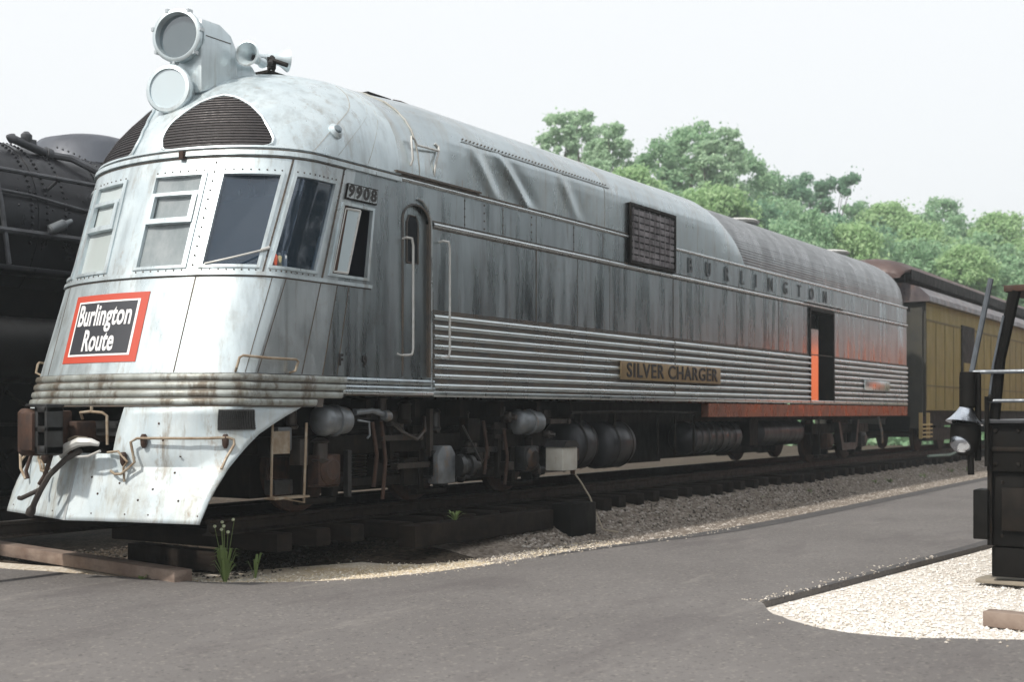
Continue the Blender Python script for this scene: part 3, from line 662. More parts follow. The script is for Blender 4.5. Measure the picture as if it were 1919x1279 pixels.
m.tube([(7.4,.08,1.25),(7.38,.06,1.35),(7.40,.0,1.37),(7.44,-.12,1.36)],.016); m.build('uncoupling_lever',PIPE,L)
m=M(); m.tube([(7.34,-.42,1.31),(7.30,-.36,1.33),(7.26,-.24,1.33),(7.22,-.12,1.28),(7.21,-.06,1.22),(7.24,-.02,1.19)],[.02,.035,.045,.045,.035,.02]); m.tube([(7.3,-.02,1.20),(7.27,-.15,1.19),(7.3,-.32,1.20),(7.33,-.45,1.25)],.012); m.build('air_hose_end',WHP,L)
m=M(); m.tube([(7.30,-.22,1.25),(7.22,-.10,1.17),(7.13,.02,1.02),(7.11,.12,.88),(7.12,.22,.76),(7.14,.28,.70)],.028); m.tube([(7.12,.10,.90),(7.08,.24,.84),(7.08,.36,.80),(7.1,.42,.80)],.022); m.lathe((7.14,.27,.72),(0,.6,-.8),[(0,.03),(.05,.045),(.09,.04)],10); m.build('air_hose',plain('old_rubber',(.035,.028,.024),0,.7),L)
m=M(); m.tube([(7.25,.45,1.20),(7.2,.46,1.05),(7.2,.43,.98)],.018); m.tube([(7.25,.15,1.20),(7.19,.16,1.02),(7.17,.22,.93)],.02); m.build('air_pipe',RUSTM,L)
m=M(); m.tube([P_(-.62,1.3,.05),P_(-.66,1.36,.10),P_(-.72,1.3,.12),P_(-.72,1.0,.12),P_(-.68,.92,.06)],.014); m.build('pilot_hand_rail',PIPE,L)
# ---- underframe ----
bx('underframe',BLACK,L,8.6,29.6,-1.15,1.15,1.45,1.76)
m=M()
for i in range(6): x=10.0+i*.85; m.box(x,x+.08,-1.36,-.7,1.55,1.74)
m.box(9.0,14.2,-.66,.66,.72,1.5); m.build('underframe_bracket',UNDER,L)
m=M(); m.box(18.38,29.98,-1.525,-1.40,1.53,1.75); m.build('side_sill',SANDT,L,label='rusty orange sill along the rear half')
# trucks
def wheel_set(par,x):
    m=M()
    for g in(-1,1):
        m.lathe((x,g*.80-.065,1.02),(0,1,0),[(0,.44),(.02,.46),(.11,.455),(.13,.40)],32)
        m.lathe((x,g*.86-.03,1.02),(0,1,0),[(0,.30),(.06,.14)],24)
    m.cyl((x,-.9,1.02),(x,.9,1.02),.09,12); return m.build('wheel_set',RUSTM,par)
def truck(xs,six=True):
    x0,x1=xs[0]-.75,xs[-1]+.75; m=M()
    for g in(-1,1):
        m.box(x0,x1,g*1.02,g*1.17,1.16,1.36)
        for x in xs: m.box(x-.28,x-.19,g*1.00,g*1.17,.72,1.16); m.box(x+.19,x+.28,g*1.0,g*1.17,.72,1.16); m.box(x-.28,x+.28,g*1.04,g*1.14,.66,.72)
        for a,b in zip(xs,xs[1:]): m.box(a+.28,b-.28,g*1.06,g*1.14,.80,.90)
    m.box(x0,x0+.12,-1,1,1.18,1.34); m.box(x1-.12,x1,-1,1,1.18,1.34)
    T=m.build('truck',UNDER,L,bev=.012)
    for x in xs: wheel_set(T,x)
    for j,x in enumerate(xs):
        for g in(-1,1):
            m=M(); m.box(x-.17,x+.17,g*1.1,g*1.30,.86,1.17); m.lathe((x,g*1.27,1.01),(0,g,0),[(0,.16),(.04,.15),(.08,.10)],20)
            m.box(x-.19,x+.19,g*1.10,g*1.27,.84,.87); m.build('journal_box',(OILY if j!=0 else RUSTM),T,bev=.015)
    m=M()
    for x in [ (a+b)/2 for a,b in zip(xs,xs[1:])]:
        for g in(-1,1):
            for dx in(-.28,0,.28):
                for k in range(7): m.lathe((x+dx,g*1.1,.92+k*.034),(0,0,1),[(0,.075),(.014,.085),(.026,.075)],12)
    m.build('coil_spring',UNDER,T)
    m=M()
    for i in range(7):
        for x in [(a+b)/2 for a,b in zip(xs,xs[1:])]: m.box(x-.55+.05*i,x+.55-.05*i,-1.12,-1.0,1.38+.022*i,1.398+.022*i)
    m.build('leaf_spring',UNDER,T)
    return T
T1=truck([9.50,11.45,13.38]); T2=truck([25.0,27.3])
def bcyl(x,z,l=.42,mt=CYLG):
    m=M(); m.lathe((x,-1.30,z),(1,0,0),[(0,.06),(.03,.13),(.06,.155),(.12,.16),(.13,.145),(l*.55,.145),(l*.56,.165),(l*.66,.165),(l*.67,.15),(l,.14),(l+.05,.05)],24)
    return m.build('brake_cylinder',mt,T1)
bcyl(9.30,1.52); bcyl(12.95,1.48,.55,CYLG)
m=M(); m.tube([(9.85,-1.34,1.60),(10.1,-1.36,1.62),(10.3,-1.36,1.58)],.03); m.lathe((10.28,-1.37,1.57),(1,0,-.1),[(0,.05),(.06,.065),(.1,.05)],12); m.tube([(9.82,-1.4,1.52),(9.98,-1.42,1.5),(9.99,-1.42,1.36),(9.95,-1.42,1.33)],.012); m.box(9.9,10.24,-1.36,-1.26,1.60,1.64); m.build('brake_rigging',WHP if 0 else CYLG,T1)
m=M()
for x,z0,z1 in ((10.2,.80,1.5),(12.3,.85,1.5),(12.75,.7,1.4),(10.35,.66,1.5)): m.tube([(x,-1.28,z1),(x+.05,-1.30,(z0+z1)/2),(x+.02,-1.28,z0)],.022)
m.build('brake_rod',RUSTM,T1)
# dense castings, hangers and boxes hung round the truck
g_=random.Random(5)
GRM=worn('greasy_casting',(.035,.03,.027),(.07,.06,.052),.4,.45,8,rust=(.10,.055,.03),rust_amt=.55)
for k in range(46):
    x=g_.uniform(8.95,14.0); z=g_.uniform(.98,1.55) if k%5==2 else g_.uniform(.82,1.6); y=-g_.uniform(1.10,1.34); m=M(); t_=k%5
    if t_==0: a=g_.uniform(.05,.13); b=g_.uniform(.05,.16); m.box(x-a,x+a,y,y+.15,z-b,z+b)
    elif t_==1: a=g_.uniform(.05,.11); m.lathe((x,y+.05,z),(g_.uniform(-.3,1),-.6,0),[(0,a*.8),(.02,a),(.08,a),(.10,a*.6),(.16,a*.5)],14)
    elif t_==2: m.box(x-.03,x+.03,y,y+.06,z-g_.uniform(.15,.4),z+.2)
    elif t_==3: a=g_.uniform(.15,.4); m.box(x-a,x+a,y,y+.07,z-.03,z+.03); m.lathe((x-a+.03,y,z),(0,-1,0),[(0,.04),(.03,.035)],8); m.lathe((x+a-.03,y,z),(0,-1,0),[(0,.04),(.03,.035)],8)
    else: a=g_.uniform(.04,.08); m.lathe((x,y,z),(0,0,1),[(0,a),(.03,a*1.3),(.05,a),(.2,a),(.22,a*1.3),(.26,a*.5)],12)
    m.build('truck_casting',OILY if k%7==1 else GRM if k%3 else UNDER,T1,bev=.006 if t_ in(0,) else None)
m=M()
for a,b in ((10.6,1.5),):
    m.tube([(a,-1.2,b),(a+.08,-1.32,b-.12),(a+.3,-1.34,b-.2),(a+.5,-1.3,b-.1),(a+.62,-1.2,b+.05)],.022)
m.build('air_pipe',GRM,T1)
for x in (10.45,12.4):
    m=M(); m.box(x-.09,x+.09,-1.2,-1.06,.86,1.10); m.box(x-.03,x+.03,-1.24,-1.1,1.05,1.45); m.build('brake_shoe',UNDER,T1)
# middle journal housing (light) with speed recorder drive
m=M(); m.prism([(11.28,.78),(11.62,.78),(11.62,1.12),(11.54,1.22),(11.36,1.22),(11.28,1.12)],lambda x,z:(x,-1.36,z),lambda x,z:(x,-1.2,z)); m.build('axle_housing',CYLG,T1,bev=.02,label='pale grey axle housing at the middle wheels')
m=M(); m.lathe((11.60,-1.40,.98),(1,-.4,0),[(0,.13),(.05,.14),(.08,.10),(.14,.09),(.15,.12),(.2,.12),(.22,.06),(.30,.05)],20); m.build('speed_recorder_drive',OILY,T1)
m=M(); m.tube([(11.95,-1.5,1.0),(11.85,-1.45,1.2),(11.7,-1.4,1.45)],.012); m.build('speed_cable',OILY,T1)
# stirrup steps near the pilot
m=M(); m.tube([(8.55,-1.42,1.55),(8.52,-1.43,.80),(8.95,-1.45,.72),(9.02,-1.42,1.5)],.014,6); m.box(8.50,8.98,-1.50,-1.36,.77,.79); m.box(8.62,8.86,-1.35,-1.34,1.2,1.42); m.build('stirrup_step',PIPE,L)
m=M(); m.box(8.75,8.95,-1.3,-1.22,1.22,1.46); m.build('sand_pipe_box',CYLG,L,bev=.02)
# battery / electrical box by the third axle with hanging cable
m=M(); m.box(13.35,13.72,-1.78,-1.52,.86,1.16); bxo=m.build('junction_box',worn('box_grey',(.50,.50,.46),(.40,.38,.33),.1,.55,6,rust=(.24,.14,.07),rust_amt=.55),L,bev=.015)
m=M(); m.prism([(13.33,1.16),(13.74,1.16),(13.66,1.24),(13.41,1.24)],lambda x,z:(x,-1.8,z),lambda x,z:(x,-1.5,z)); m.build('box_lid',OILY,bxo)
m=M(); m.box(13.74,13.86,-1.72,-1.60,.98,1.14); m.lathe((13.80,-1.66,.80),(0,0,1),[(0,.03),(.1,.035),(.2,.05)],10); m.build('box_socket',RUSTM,bxo)
m=M(); m.tube([(13.80,-1.66,.84),(13.9,-1.72,.7),(14.0,-1.8,.5),(14.02,-1.9,.25),(14.0,-2.0,.08),(14.05,-2.2,.05)],.012); m.build('power_cable',plain('cable_grey',(.30,.26,.2),0,.6),L)
# tanks
for x,l,r,z in ((14.45,.62,.35,1.16),(15.35,.85,.35,1.14)):
    m=M(); m.lathe((x,-1.05,z),(1,0,0),[(0,.05),(.02,r*.7),(.08,r*.95),(.12,r),(l-.12,r),(l-.08,r*.95),(l-.02,r*.7),(l,.05)],32); tk=m.build('air_reservoir',TANKM,L)
    m=M()
    for q in (.25,.72): m.lathe((x+l*q,-1.05,z),(1,0,0),[(0,r+.012),(.04,r+.012)],32,cap=False)
    m.box(x+l*.3,x+l*.36,-1.3,-1.2,z+r*.7,1.6); m.build('tank_strap',UNDER,tk)
m=M(); m.lathe((18.4,-1.0,1.18),(1,0,0),[(0,.05),(.06,.22),(.12,.27)]+[(.12+.28*i+d,.27+e) for i in range(6) for d,e in ((0,0),(.2,0),(.21,.012),(.26,.012))]+[(2.0,.27),(2.1,.05)],28); m.build('fuel_tank',TANKM,L)
m=M(); m.lathe((21.4,-1.0,1.22),(1,0,0),[(0,.05),(.06,.2),(.12,.25),(2.2,.25),(2.3,.05)],28); m.build('fuel_tank',TANKM,L)
bx('battery_box',BLACK,L,16.3,18.3,-.7,.7,.80,1.5); bx('equipment_box',BLACK,L,18.35,24.0,-.5,.6,.82,1.5); bx('equipment_box',BLACK,L,14.3,16.25,-.5,.6,.78,1.5); bx('battery_box',BLACK,L,20.9,21.3,-1.2,-.6,1.0,1.5)
m=M()
for x in (17.0,17.6,18.3,23.9,24.3): m.cyl((x,-1.3,1.55),(x,-1.3,.95),.02,6)
m.tube([(14.2,-1.4,1.6),(16.5,-1.4,1.62),(18.2,-1.4,1.6)],.02); m.build('underframe_pipe',UNDER,L)
m=M(); m.prism([(25.75,.80),(26.6,.80),(26.75,.86),(26.9,1.45),(26.8,1.45),(26.65,.95),(25.85,.95),(25.6,1.4),(25.5,1.4)],lambda x,z:(x,-1.32,z),lambda x,z:(x,-1.2,z)); m.build('truck_equalizer',OILY,T2)
m=M(); m.tube([(28.2,-1.35,1.5),(28.3,-1.4,1.2),(28.35,-1.4,.9)],.03); m.build('rear_step_hanger',CYLG,L)
# bottles on the window ledge
def bottle(s,h,c,cap,lb):
    p=ring(s,2.985)-nrm(s,2.985)*.058; m=M(); m.lathe(p+Vector((0,0,.012)),(0,0,1),[(0,.030),(.005,.033),(h*.65,.033),(h*.78,.018),(h*.80,.017)],14)
    b=m.build('plastic_bottle',plain('bottle_'+cap,c,0,.35),None); tag(b,lb,'bottle',None)
    m=M(); m.lathe(p+Vector((0,0,h*.8)),(0,0,1),[(0,.02),(h*.2,.018)],12).build('bottle_cap',WHITEP,b)
bottle(.885,.17,(.9,.16,.08),'red','red plastic bottle, leftmost on the cab window ledge')
bottle(.93,.155,(.70,.62,.35),'cream','cream plastic bottle between the red and white bottles')
bottle(.99,.175,(.80,.82,.82),'white','white plastic bottle, rightmost on the cab window ledge')
# ================= TRACK =================
def rail(name,y,x0,x1,lb,cx=0):
    pr=[(-.075,.0),(.075,.0),(.075,.012),(.012,.035),(.010,.115),(.035,.125),(.036,.155),(.03,.16),(-.03,.16),(-.036,.155),(-.035,.125),(-.010,.115),(-.012,.035),(-.075,.012)]
    m=M(); m.prism([(a,b+.40) for a,b in pr],lambda a,b:(x0,y+a,b),lambda a,b:(x1,y+a,b))
    o=m.build(name,RAILM,None,smooth=0); return tag(o,lb,'rail',None)
rail('rail',-.75,8.35,75,'near rail under the silver locomotive, ending below its pilot')
rail('rail',.75,4.5,75,'far rail under the silver locomotive, running on past its nose')
tie0=None
def tie(x,y0,y1,zt,lb,grp):
    global tie0
    dy=rnd.uniform(-.06,.06); 
    if tie0 is None:
        m=M(); m.box(-.11,.11,-1.35,1.35,-.09,.09); tie0=m.build('railroad_tie',WOODT,None,bev=.012); o=tie0
    else:
        o=tie0.copy(); sc.collection.objects.link(o)
    o.location=(x,(y0+y1)/2+dy,zt-.09+rnd.uniform(-.01,.01)); o.rotation_euler=(0,0,rnd.uniform(-.03,.03)); o.scale=(1,(y1-y0)/2.7,1)
    return tag(o,lb,'tie',grp)
for i in range(68): 
    x=9.0+i*.56
    tie(x,-1.12 if i<3 else -1.40,1.35,.40,('foremost tie under the silver train, just behind its pilot','second tie behind the pilot of the silver train','third tie behind the pilot of the silver train')[i] if i<3 else 'dark creosoted tie laid across under the rails of the silver train','ties under the silver train')
for i in range(14): tie(3.2+i*.56,3.3,6.0,.40,'dark tie under the black steam locomotive','ties under the steam locomotive')
for y in (3.85,5.35): rail('rail',y,2.5,22,'rail under the black steam locomotive, '+('nearer the silver one' if y<4 else 'farther from the silver one'))
for y in (-9.45,-7.95): rail('rail',y,12.2,80,'rail under the black locomotive at the right, '+('off frame side' if y<-9 else 'path side'))
# loose timbers
def beam(x0,y0,x1,y1,w_,h,z0,mt,lb,name='timber_beam'):
    a=Vector((x0,y0,z0+h/2)); b=Vector((x1,y1,z0+h/2)); d=(b-a); l=d.length; d.normalize(); n=Vector((-d.y,d.x,0)); mm=Matrix((d,n,Vector((0,0,1)))).transposed()
    m=M(); m.obox((a+b)/2,mm,l/2,w_/2,h/2); o=m.build(name,mt,None,bev=.012); return tag(o,lb,'timber')
beam(8.62,3.2,8.02,-.78,.20,.13,-.02,WOODL,'long weathered beam lying on the gravel in front of the pilot')
beam(8.85,.9,8.75,-.55,.20,.20,.0,WOODT,'short dark timber end standing behind the long weathered beam')
beam(10.45,-1.55,13.2,-1.62,.24,.24,.14,WOODT,'long black timber lying along the track below the front truck')
beam(13.35,-1.75,13.95,-1.78,.3,.42,.02,BLACK,'thick black block standing under the hanging cable')
# ================= GROUND =================
def ground_mat(name,stops,big=1.2,fine=22,br=.6,bst=.6,extra=None):
    m,t,p=mat(name)
    v=N(t,'ShaderNodeTexVoronoi'); v.inputs['Scale'].default_value=fine; t.links.new(coords(t),v.inputs['Vector'])
    cc=N(t,'ShaderNodeSeparateColor'); t.links.new(v.outputs['Color'],cc.inputs[0])
    c=mix(t,.55,ramp(t,noise(t,big,(1,1,1),6,.65),stops),ramp(t,cc.outputs[0],[(0,stops[0][1]),(1,stops[-1][1])]))
    if extra: c=extra(t,c)
    t.links.new(c,p.inputs['Base Color']); p.inputs['Roughness'].default_value=.95; p.inputs['Specular IOR Level'].default_value=.15
    bump(t,p,v.outputs['Distance'],bst,.02); return m
DIRT=ground_mat('dirt_and_cinders',[(.3,(.022,.017,.013)),(.55,(.06,.046,.034)),(.75,(.12,.095,.07))])
def sandmix(t,c):
    n=noise(t,.9,(1,1,1),4); return mix(t,ramp(t,n,[(.45,0),(.65,.6)]),c,(.42,.30,.15))
PALEG=ground_mat('pale_gravel',[(.3,(.42,.34,.24)),(.5,(.62,.55,.45)),(.7,(.80,.76,.70))],1.5,30,extra=sandmix)
WHITEG=ground_mat('white_gravel',[(.25,(.46,.40,.33)),(.45,(.60,.56,.51)),(.7,(.70,.68,.65))],1.0,22)
GREYB=ground_mat('grey_ballast',[(.3,(.09,.07,.055)),(.5,(.19,.16,.13)),(.7,(.32,.28,.24))],2,26)
def sheet(name,poly,z,mt,thick=None):
    m=M()
    if thick: m.prism(poly,lambda x,y:(x,y,z),lambda x,y:(x,y,z-thick))
    else: m.add([(x,y,z) for x,y in poly],[tuple(range(len(poly)))])
    o=m.build(name,mt,None,smooth=0); tag(o,kind='structure'); return o
# base ground: one large sheet with gentle relief near the track
m=M(); xs=[-600,-100,-20]+lin(0,80,80)+[120,300,700]; ys=[-600,-100,-30]+lin(-14,-4,10)+lin(-3.8,3.8,38)+lin(4,14,20)+[30,60,150,600]
def gz(x,y):
    z=-.075
    if -4<y<9 and 8<x<90: 
        q=min(1,max(0,(x-10.0)/2.8)); k=lerp([(1.15,1),(1.5,.78),(1.8,.38),(2.1,.05),(2.4,0)],abs(y)); z+=q*.36*k
    return z+.012*math.sin(x*1.7+y*2.3)*(1 if abs(y)<14 and 0<x<80 else 0)
m.grid([[(x,y,gz(x,y)) for x in xs] for y in ys]); tag(m.build('ground',DIRT,None,smooth=60),kind='structure')
def smoothline(P,k=6):
    o=[]
    for i in range(len(P)-1):
        p0=P[max(i-1,0)];p1=P[i];p2=P[i+1];p3=P[min(i+2,len(P)-1)]
        for j in range(k):
            t=j/k; o.append(tuple(.5*((2*p1[a])+(-p0[a]+p2[a])*t+(2*p0[a]-5*p1[a]+4*p2[a]-p3[a])*t*t+(-p0[a]+3*p1[a]-3*p2[a]+p3[a])*t**3) for a in (0,1)))
    o.append(P[-1]); return o
edge=smoothline([(5.2,8.5),(7.2,3.6),(7.66,1.6),(7.95,-.1),(8.15,-1.05),(8.75,-1.84),(9.6,-2.25),(10.59,-2.46),(12.3,-2.58),(16.42,-2.99),(24,-3.0),(32,-2.95),(60,-3.1),(110,-3.3)])
# white patch outline (right): near side then far side
gl=[(9.81,-5.85),(15.56,-6.42),(24,-6.95),(60,-7.0),(110,-7.0)]
gn=[(9.81,-5.85),(9.3,-6.15),(8.86,-6.73),(8.85,-7.3),(9.2,-8.03),(9.7,-9.2),(10.2,-12),(10.5,-30)]
def jag(P,a): return [(x+rnd.uniform(-a,a),y+rnd.uniform(-a,a)) for x,y in P]
m,t,p=mat('asphalt')
v=noise(t,160,(1,1,1),3,.8); big=noise(t,.55,(1,1,1),5,.6)
c=mix(t,ramp(t,big,[(.35,0),(.7,1)]),(.104,.096,.093),(.148,.138,.133))
c=mix(t,ramp(t,v,[(.40,0),(.72,1)]),c,(.20,.188,.182)); c=mix(t,ramp(t,noise(t,9,(1,1,1),5,.7),[(.5,0),(.75,.4)]),c,(.10,.09,.085)); 
vv=N(t,'ShaderNodeTexVoronoi'); vv.inputs['Scale'].default_value=45; t.links.new(coords(t),vv.inputs['Vector']); ccc=N(t,'ShaderNodeSeparateColor'); t.links.new(vv.outputs['Color'],ccc.inputs[0])
c=mix(t,ramp(t,ccc.outputs[1],[(.92,0),(.95,.28)]),c,(.36,.33,.29)); c=mix(t,ramp(t,ccc.outputs[0],[(.05,.5),(.09,0)]),c,(.06,.055,.055))
c=mix(t,ramp(t,noise(t,.8,(.5,1.4,1),6,.7),[(.54,0),(.64,.5)]),c,(.10,.09,.09))
c=mix(t,ramp(t,noise(t,1.1,(.4,1.6,1),6,.75),[(.58,0),(.68,.45)]),c,(.26,.24,.22))
t.links.new(c,p.inputs['Base Color']); p.inputs['Roughness'].default_value=.8; p.inputs['Specular IOR Level'].default_value=.3; bump(t,p,noise(t,90,(1,1,1),4,.8),.5,.008); ASPH=m
poly=jag(edge,.012)+list(reversed([(x,y) for x,y in gl[1:]]))+jag(smoothline(gn,5),.012)+[(-30,-30),(-40,20),(2,14)]
sheet('pavement',poly,0,ASPH,.12)
# dark fresh strip on the track edge; the gravel-side strip paints edge shade
DASPH=worn('dark_asphalt_edge_and_shade',(.05,.048,.05),(.075,.07,.068),0,.85,4,bscale=80,bst=.5)
e2=[q for q in edge if q[0]>11.3]; up=[(x,y+.012) for x,y in e2]; dn=[(x,y-min(.30,.05+(x-11.3)*.06)) for x,y in e2]
sheet('pavement_edge',up+list(reversed(dn)),.004,DASPH)
g2=[(9.86,-5.852),(15.56,-6.42),(24,-6.95),(60,-7.0)]; up=[(x,y-.005) for x,y in g2]; dn=[(x,y+(.03 if x<10 else .16)) for x,y in g2]
sheet('pavement_edge',up+list(reversed(dn)),.004,DASPH)  # dark strip painting the shaded side of the raised pavement
sheet('gravel_patch',[(9.6,-5.8),(15.56,-6.36),(24,-6.9),(60,-6.95),(60,-40),(8,-40),(8.6,-6.4)],-.055,WHITEG)
gv=[(4,12),(7.0,4.4),(8.0,3.0),(8.35,.6),(8.8,-.4),(9.8,-.85),(10.8,-1.25),(12,-1.7),(13.5,-2.3)]
sheet('gravel_verge',gv+[(13.5,-2.9),(8.6,-2.1),(7.8,-.4),(7.0,3),(3,12)],-.03,PALEG)
m=M(); m.grid([[(x,y,max(gz(x,y)+.008,-.025)) for x in lin(11.2,90,150)] for y in lin(-3.6,-1.30,23)]); tag(m.build('ballast_verge',GREYB,None,smooth=60),kind='structure')
# loose stones
def stones(name,n,area,z,mt,r0,r1,seed,follow=False):
    q=random.Random(seed); m=M()
    base=[(1,0,0),(-1,0,0),(0,1,0),(0,-1,0),(0,0,1),(0,0,-1)]; fs=[(0,2,4),(2,1,4),(1,3,4),(3,0,4),(2,0,5),(1,2,5),(3,1,5),(0,3,5)]
    k=0
    while k<n:
        p=area(q)
        if p is None: continue
        z=max(gz(p[0],p[1]),-.04) if follow else z; r=q.uniform(r0,r1)*(1 if q.random()>.1 else 1.5); a=q.uniform(0,6.3); ca,sa=math.cos(a),math.sin(a); vs=[]
        for x,y,zz in base:
            x*=r*q.uniform(.7,1.3); y*=r*q.uniform(.6,1.1); h=zz*r*q.uniform(.5,.8); x+=q.uniform(-.2,.2)*r; y+=q.uniform(-.2,.2)*r; vs.append((p[0]+x*ca-y*sa,p[1]+x*sa+y*ca,z+h+r*.3))
        m.add(vs,fs); k+=1
    o=m.build(name,mt,None,smooth=0,fix=False); tag(o,kind='stuff'); return o
def stone_mat(name,a,b,c):
    m,t,p=mat(name); g=N(t,'ShaderNodeNewGeometry'); t.links.new(ramp(t,g.outputs['Random Per Island'],[(0,a),(.5,b),(1,c)]),p.inputs['Base Color']); p.inputs['Roughness'].default_value=.9; return m
def edge_y(x):
    for (a,b),(c,d) in zip(edge,edge[1:]):
        if a<=x<=c and c>a: return b+(d-b)*(x-a)/(c-a)
    return None
def a_right(q):
    x=8.8+11*q.random()**1.7; y=-5.9-5*q.random()
    lim=-5.85-(x-9.81)*.1 if x>9.81 else -5.85-(9.81-x)*1.1
    return (x,y) if y<lim-.04 else None
stones('white_gravel',26000,a_right,-.055,stone_mat('white_stones',(.76,.75,.73),(.58,.54,.49),(.70,.68,.65)),.009,.021,1)
def a_left(q):
    x=q.uniform(6.2,13.6); e=edge_y(x)
    if e is None: return None
    y=e+abs(q.gauss(0,.45))+.02
    return (x,y) if y<4.5 else None
stones('pale_gravel',6000,a_left,-.03,stone_mat('pale_stones',(.72,.68,.60),(.50,.41,.27),(.62,.56,.47)),.007,.016,2)
def a_bal(q):
    x=11+34*q.random()**1.5; e=edge_y(x)
    if e is None: return None
    y=e+q.uniform(.02,1.3); y=e+1.75*q.random(); return (x,y) if y<-1.42 and not(x<12.2 and y>-2) else None
stones('ballast_stones',20000,a_bal,-.02,stone_mat('ballast_stone_colours',(.13,.105,.085),(.25,.22,.19),(.42,.385,.35)),.014,.030,3,True)
def a_dirt(q):
    x=8.4+16*q.random(); y=q.uniform(-2.3,2.5); return None if (x<12.3 and y<-.9) else (x,y)
stones('track_stones',9000,a_dirt,-.0,stone_mat('track_stone_colours',(.02,.016,.012),(.045,.036,.028),(.10,.08,.06)),.012,.03,4,True)
tag(bpy.data.objects['white_gravel'],kind='stuff')
def a_stray(q):
    if q.random()<.5: 
        x=9.0+5*q.random()**1.5; return (x,-5.85-(x-9.81)*.1+abs(q.gauss(0,.12))) if x>9.81 else (x-q.random()*.3,-6.2-q.random()*2)
    x=q.uniform(7.3,16); e=edge_y(x); return (x,e-abs(q.gauss(0,.10))) if e is not None else None
stones('stray_stones',420,a_stray,.0,stone_mat('stray_stone_colours',(.60,.56,.50),(.36,.31,.25),(.50,.46,.41)),.006,.016,6)
# ================= YELLOW COACH =================
Yc=empty('yellow_coach',(43,0,.56),'olive yellow wooden coach with a dark clerestory roof coupled behind the silver locomotive','railway coach')
X0,X1=31.9,54.0
m=M(); m.box(X0,X1,-1.46,1.46,1.66,4.42); m.build('coach_body',OLIVE,Yc,smooth=0)
m=M(); m.box(X0-.03,X0-.003,-1.47,1.47,1.5,4.5); m.box(X0-.12,X0-.03,-1.40,-1.1,1.2,4.3); m.box(X0-.12,X0-.03,1.1,1.40,1.2,4.3); m.box(X0-.12,X0-.03,-.45,.45,1.3,3.9); m.build('coach_end',worn('dark_coach_end',(.028,.027,.024),(.045,.042,.03),.1,.6,3),Yc)
m=M()
m.prism([(-1.62,4.42),(-1.60,4.56),(-1.35,4.80),(-.98,4.92),(.98,4.92),(1.35,4.80),(1.60,4.56),(1.62,4.42)],lambda y,z:(X0-.25,y,z),lambda y,z:(X1,y,z)); m.build('lower_roof',EAVE,Yc)
m=M(); m.box(X0-.1,X1-.6,-.97,.97,4.92,5.22); m.build('clerestory_wall',BLACK,Yc)
cp_=[(1.12,5.20),(1.12,5.26),(.95,5.42),(.6,5.53),(.25,5.58)]; cp_=cp_+[(-y,z) for y,z in reversed(cp_)]
m=M(); rr=[]
for x,k in ((X0-.75,.55),(X0-.7,.72),(X0-.5,.9),(X0-.2,1),(X1,1)): rr.append([(x,y*(.8+.2*k),4.75+(z-4.75)*k) for y,z in cp_])
m.grid(rr); m.add([r for r in rr[0]],[tuple(range(len(cp_)))]); m.build('clerestory_roof',MAROON,Yc,smooth=45)
m=M()
for g in(-1,1): m.box(X0-.15,X1,g*1.13-.02,g*1.13+.02,5.0,5.26)
m.build('roof_fascia',BLACK,Yc)
m=M(); m.box(X0,X1,-1.475,-1.462,3.95,4.0); m.box(X0,X1,-1.475,-1.462,2.28,2.31)
for i in range(24): m.box(X0+.05+i*.93,X0+.08+i*.93,-1.470,-1.462,1.70,3.95)
m.build('side_batten',worn('batten_olive',(.10,.08,.03),(.14,.11,.04),0,.7,4),Yc)
for x0 in (35.6,45.6):
    bx('coach_door',BLACK,Yc,x0,x0+1.5,-1.50,-1.463,1.75,4.05)
    d=[o for o in Yc.children if o.name.startswith('coach_door')][-1]
    bx('door_panel',OLIVE,d,x0+.15,x0+1.0,-1.515,-1.501,1.85,3.0)
bx('coach_underframe',BLACK,Yc,X0,X1,-1.25,1.25,1.25,1.65)
for xx in (34.6,51.2):
    m=M(); m.box(xx-1.7,xx+1.7,-1.2,-1.05,.85,1.2); m.box(xx-1.7,xx+1.7,1.05,1.2,.85,1.2); m.box(xx-.3,xx+.3,-1.1,1.1,1.0,1.25)
    tt=m.build('coach_truck',UNDER,Yc)
    for x in (xx-1.2,xx+1.2):
        m=M(); 
        for g in(-1,1): m.lathe((x,g*.8-.065,1.02),(0,1,0),[(0,.44),(.02,.46),(.11,.455),(.13,.40)],24)
        m.cyl((x,-.9,1.02),(x,.9,1.02),.08,10); m.build('wheel_set',RUSTM,tt)
m=M()
for i in range(4): m.box(31.0,31.95,-1.62,-1.58,.98+i*.10,1.02+i*.10)
m.box(31.1,31.15,-1.58,-1.5,.95,1.6); m.box(31.8,31.85,-1.58,-1.5,.95,1.6)
m.build('step_slat',worn('yellow_step_paint',(.48,.36,.16),(.36,.26,.12),0,.6,5),Yc,label='small yellow slatted step')
m=M(); m.tube([(31.2,-1.7,.52),(33.0,-1.8,.50),(34.3,-1.75,.60),(36.5,-1.7,.62)],.03); o=m.build('green_pipe',worn('pale_green_paint',(.20,.28,.24),(.13,.18,.15),0,.6,5),None); tag(o,'pale green pipe lying on the ballast beside the yellow coach','pipe')
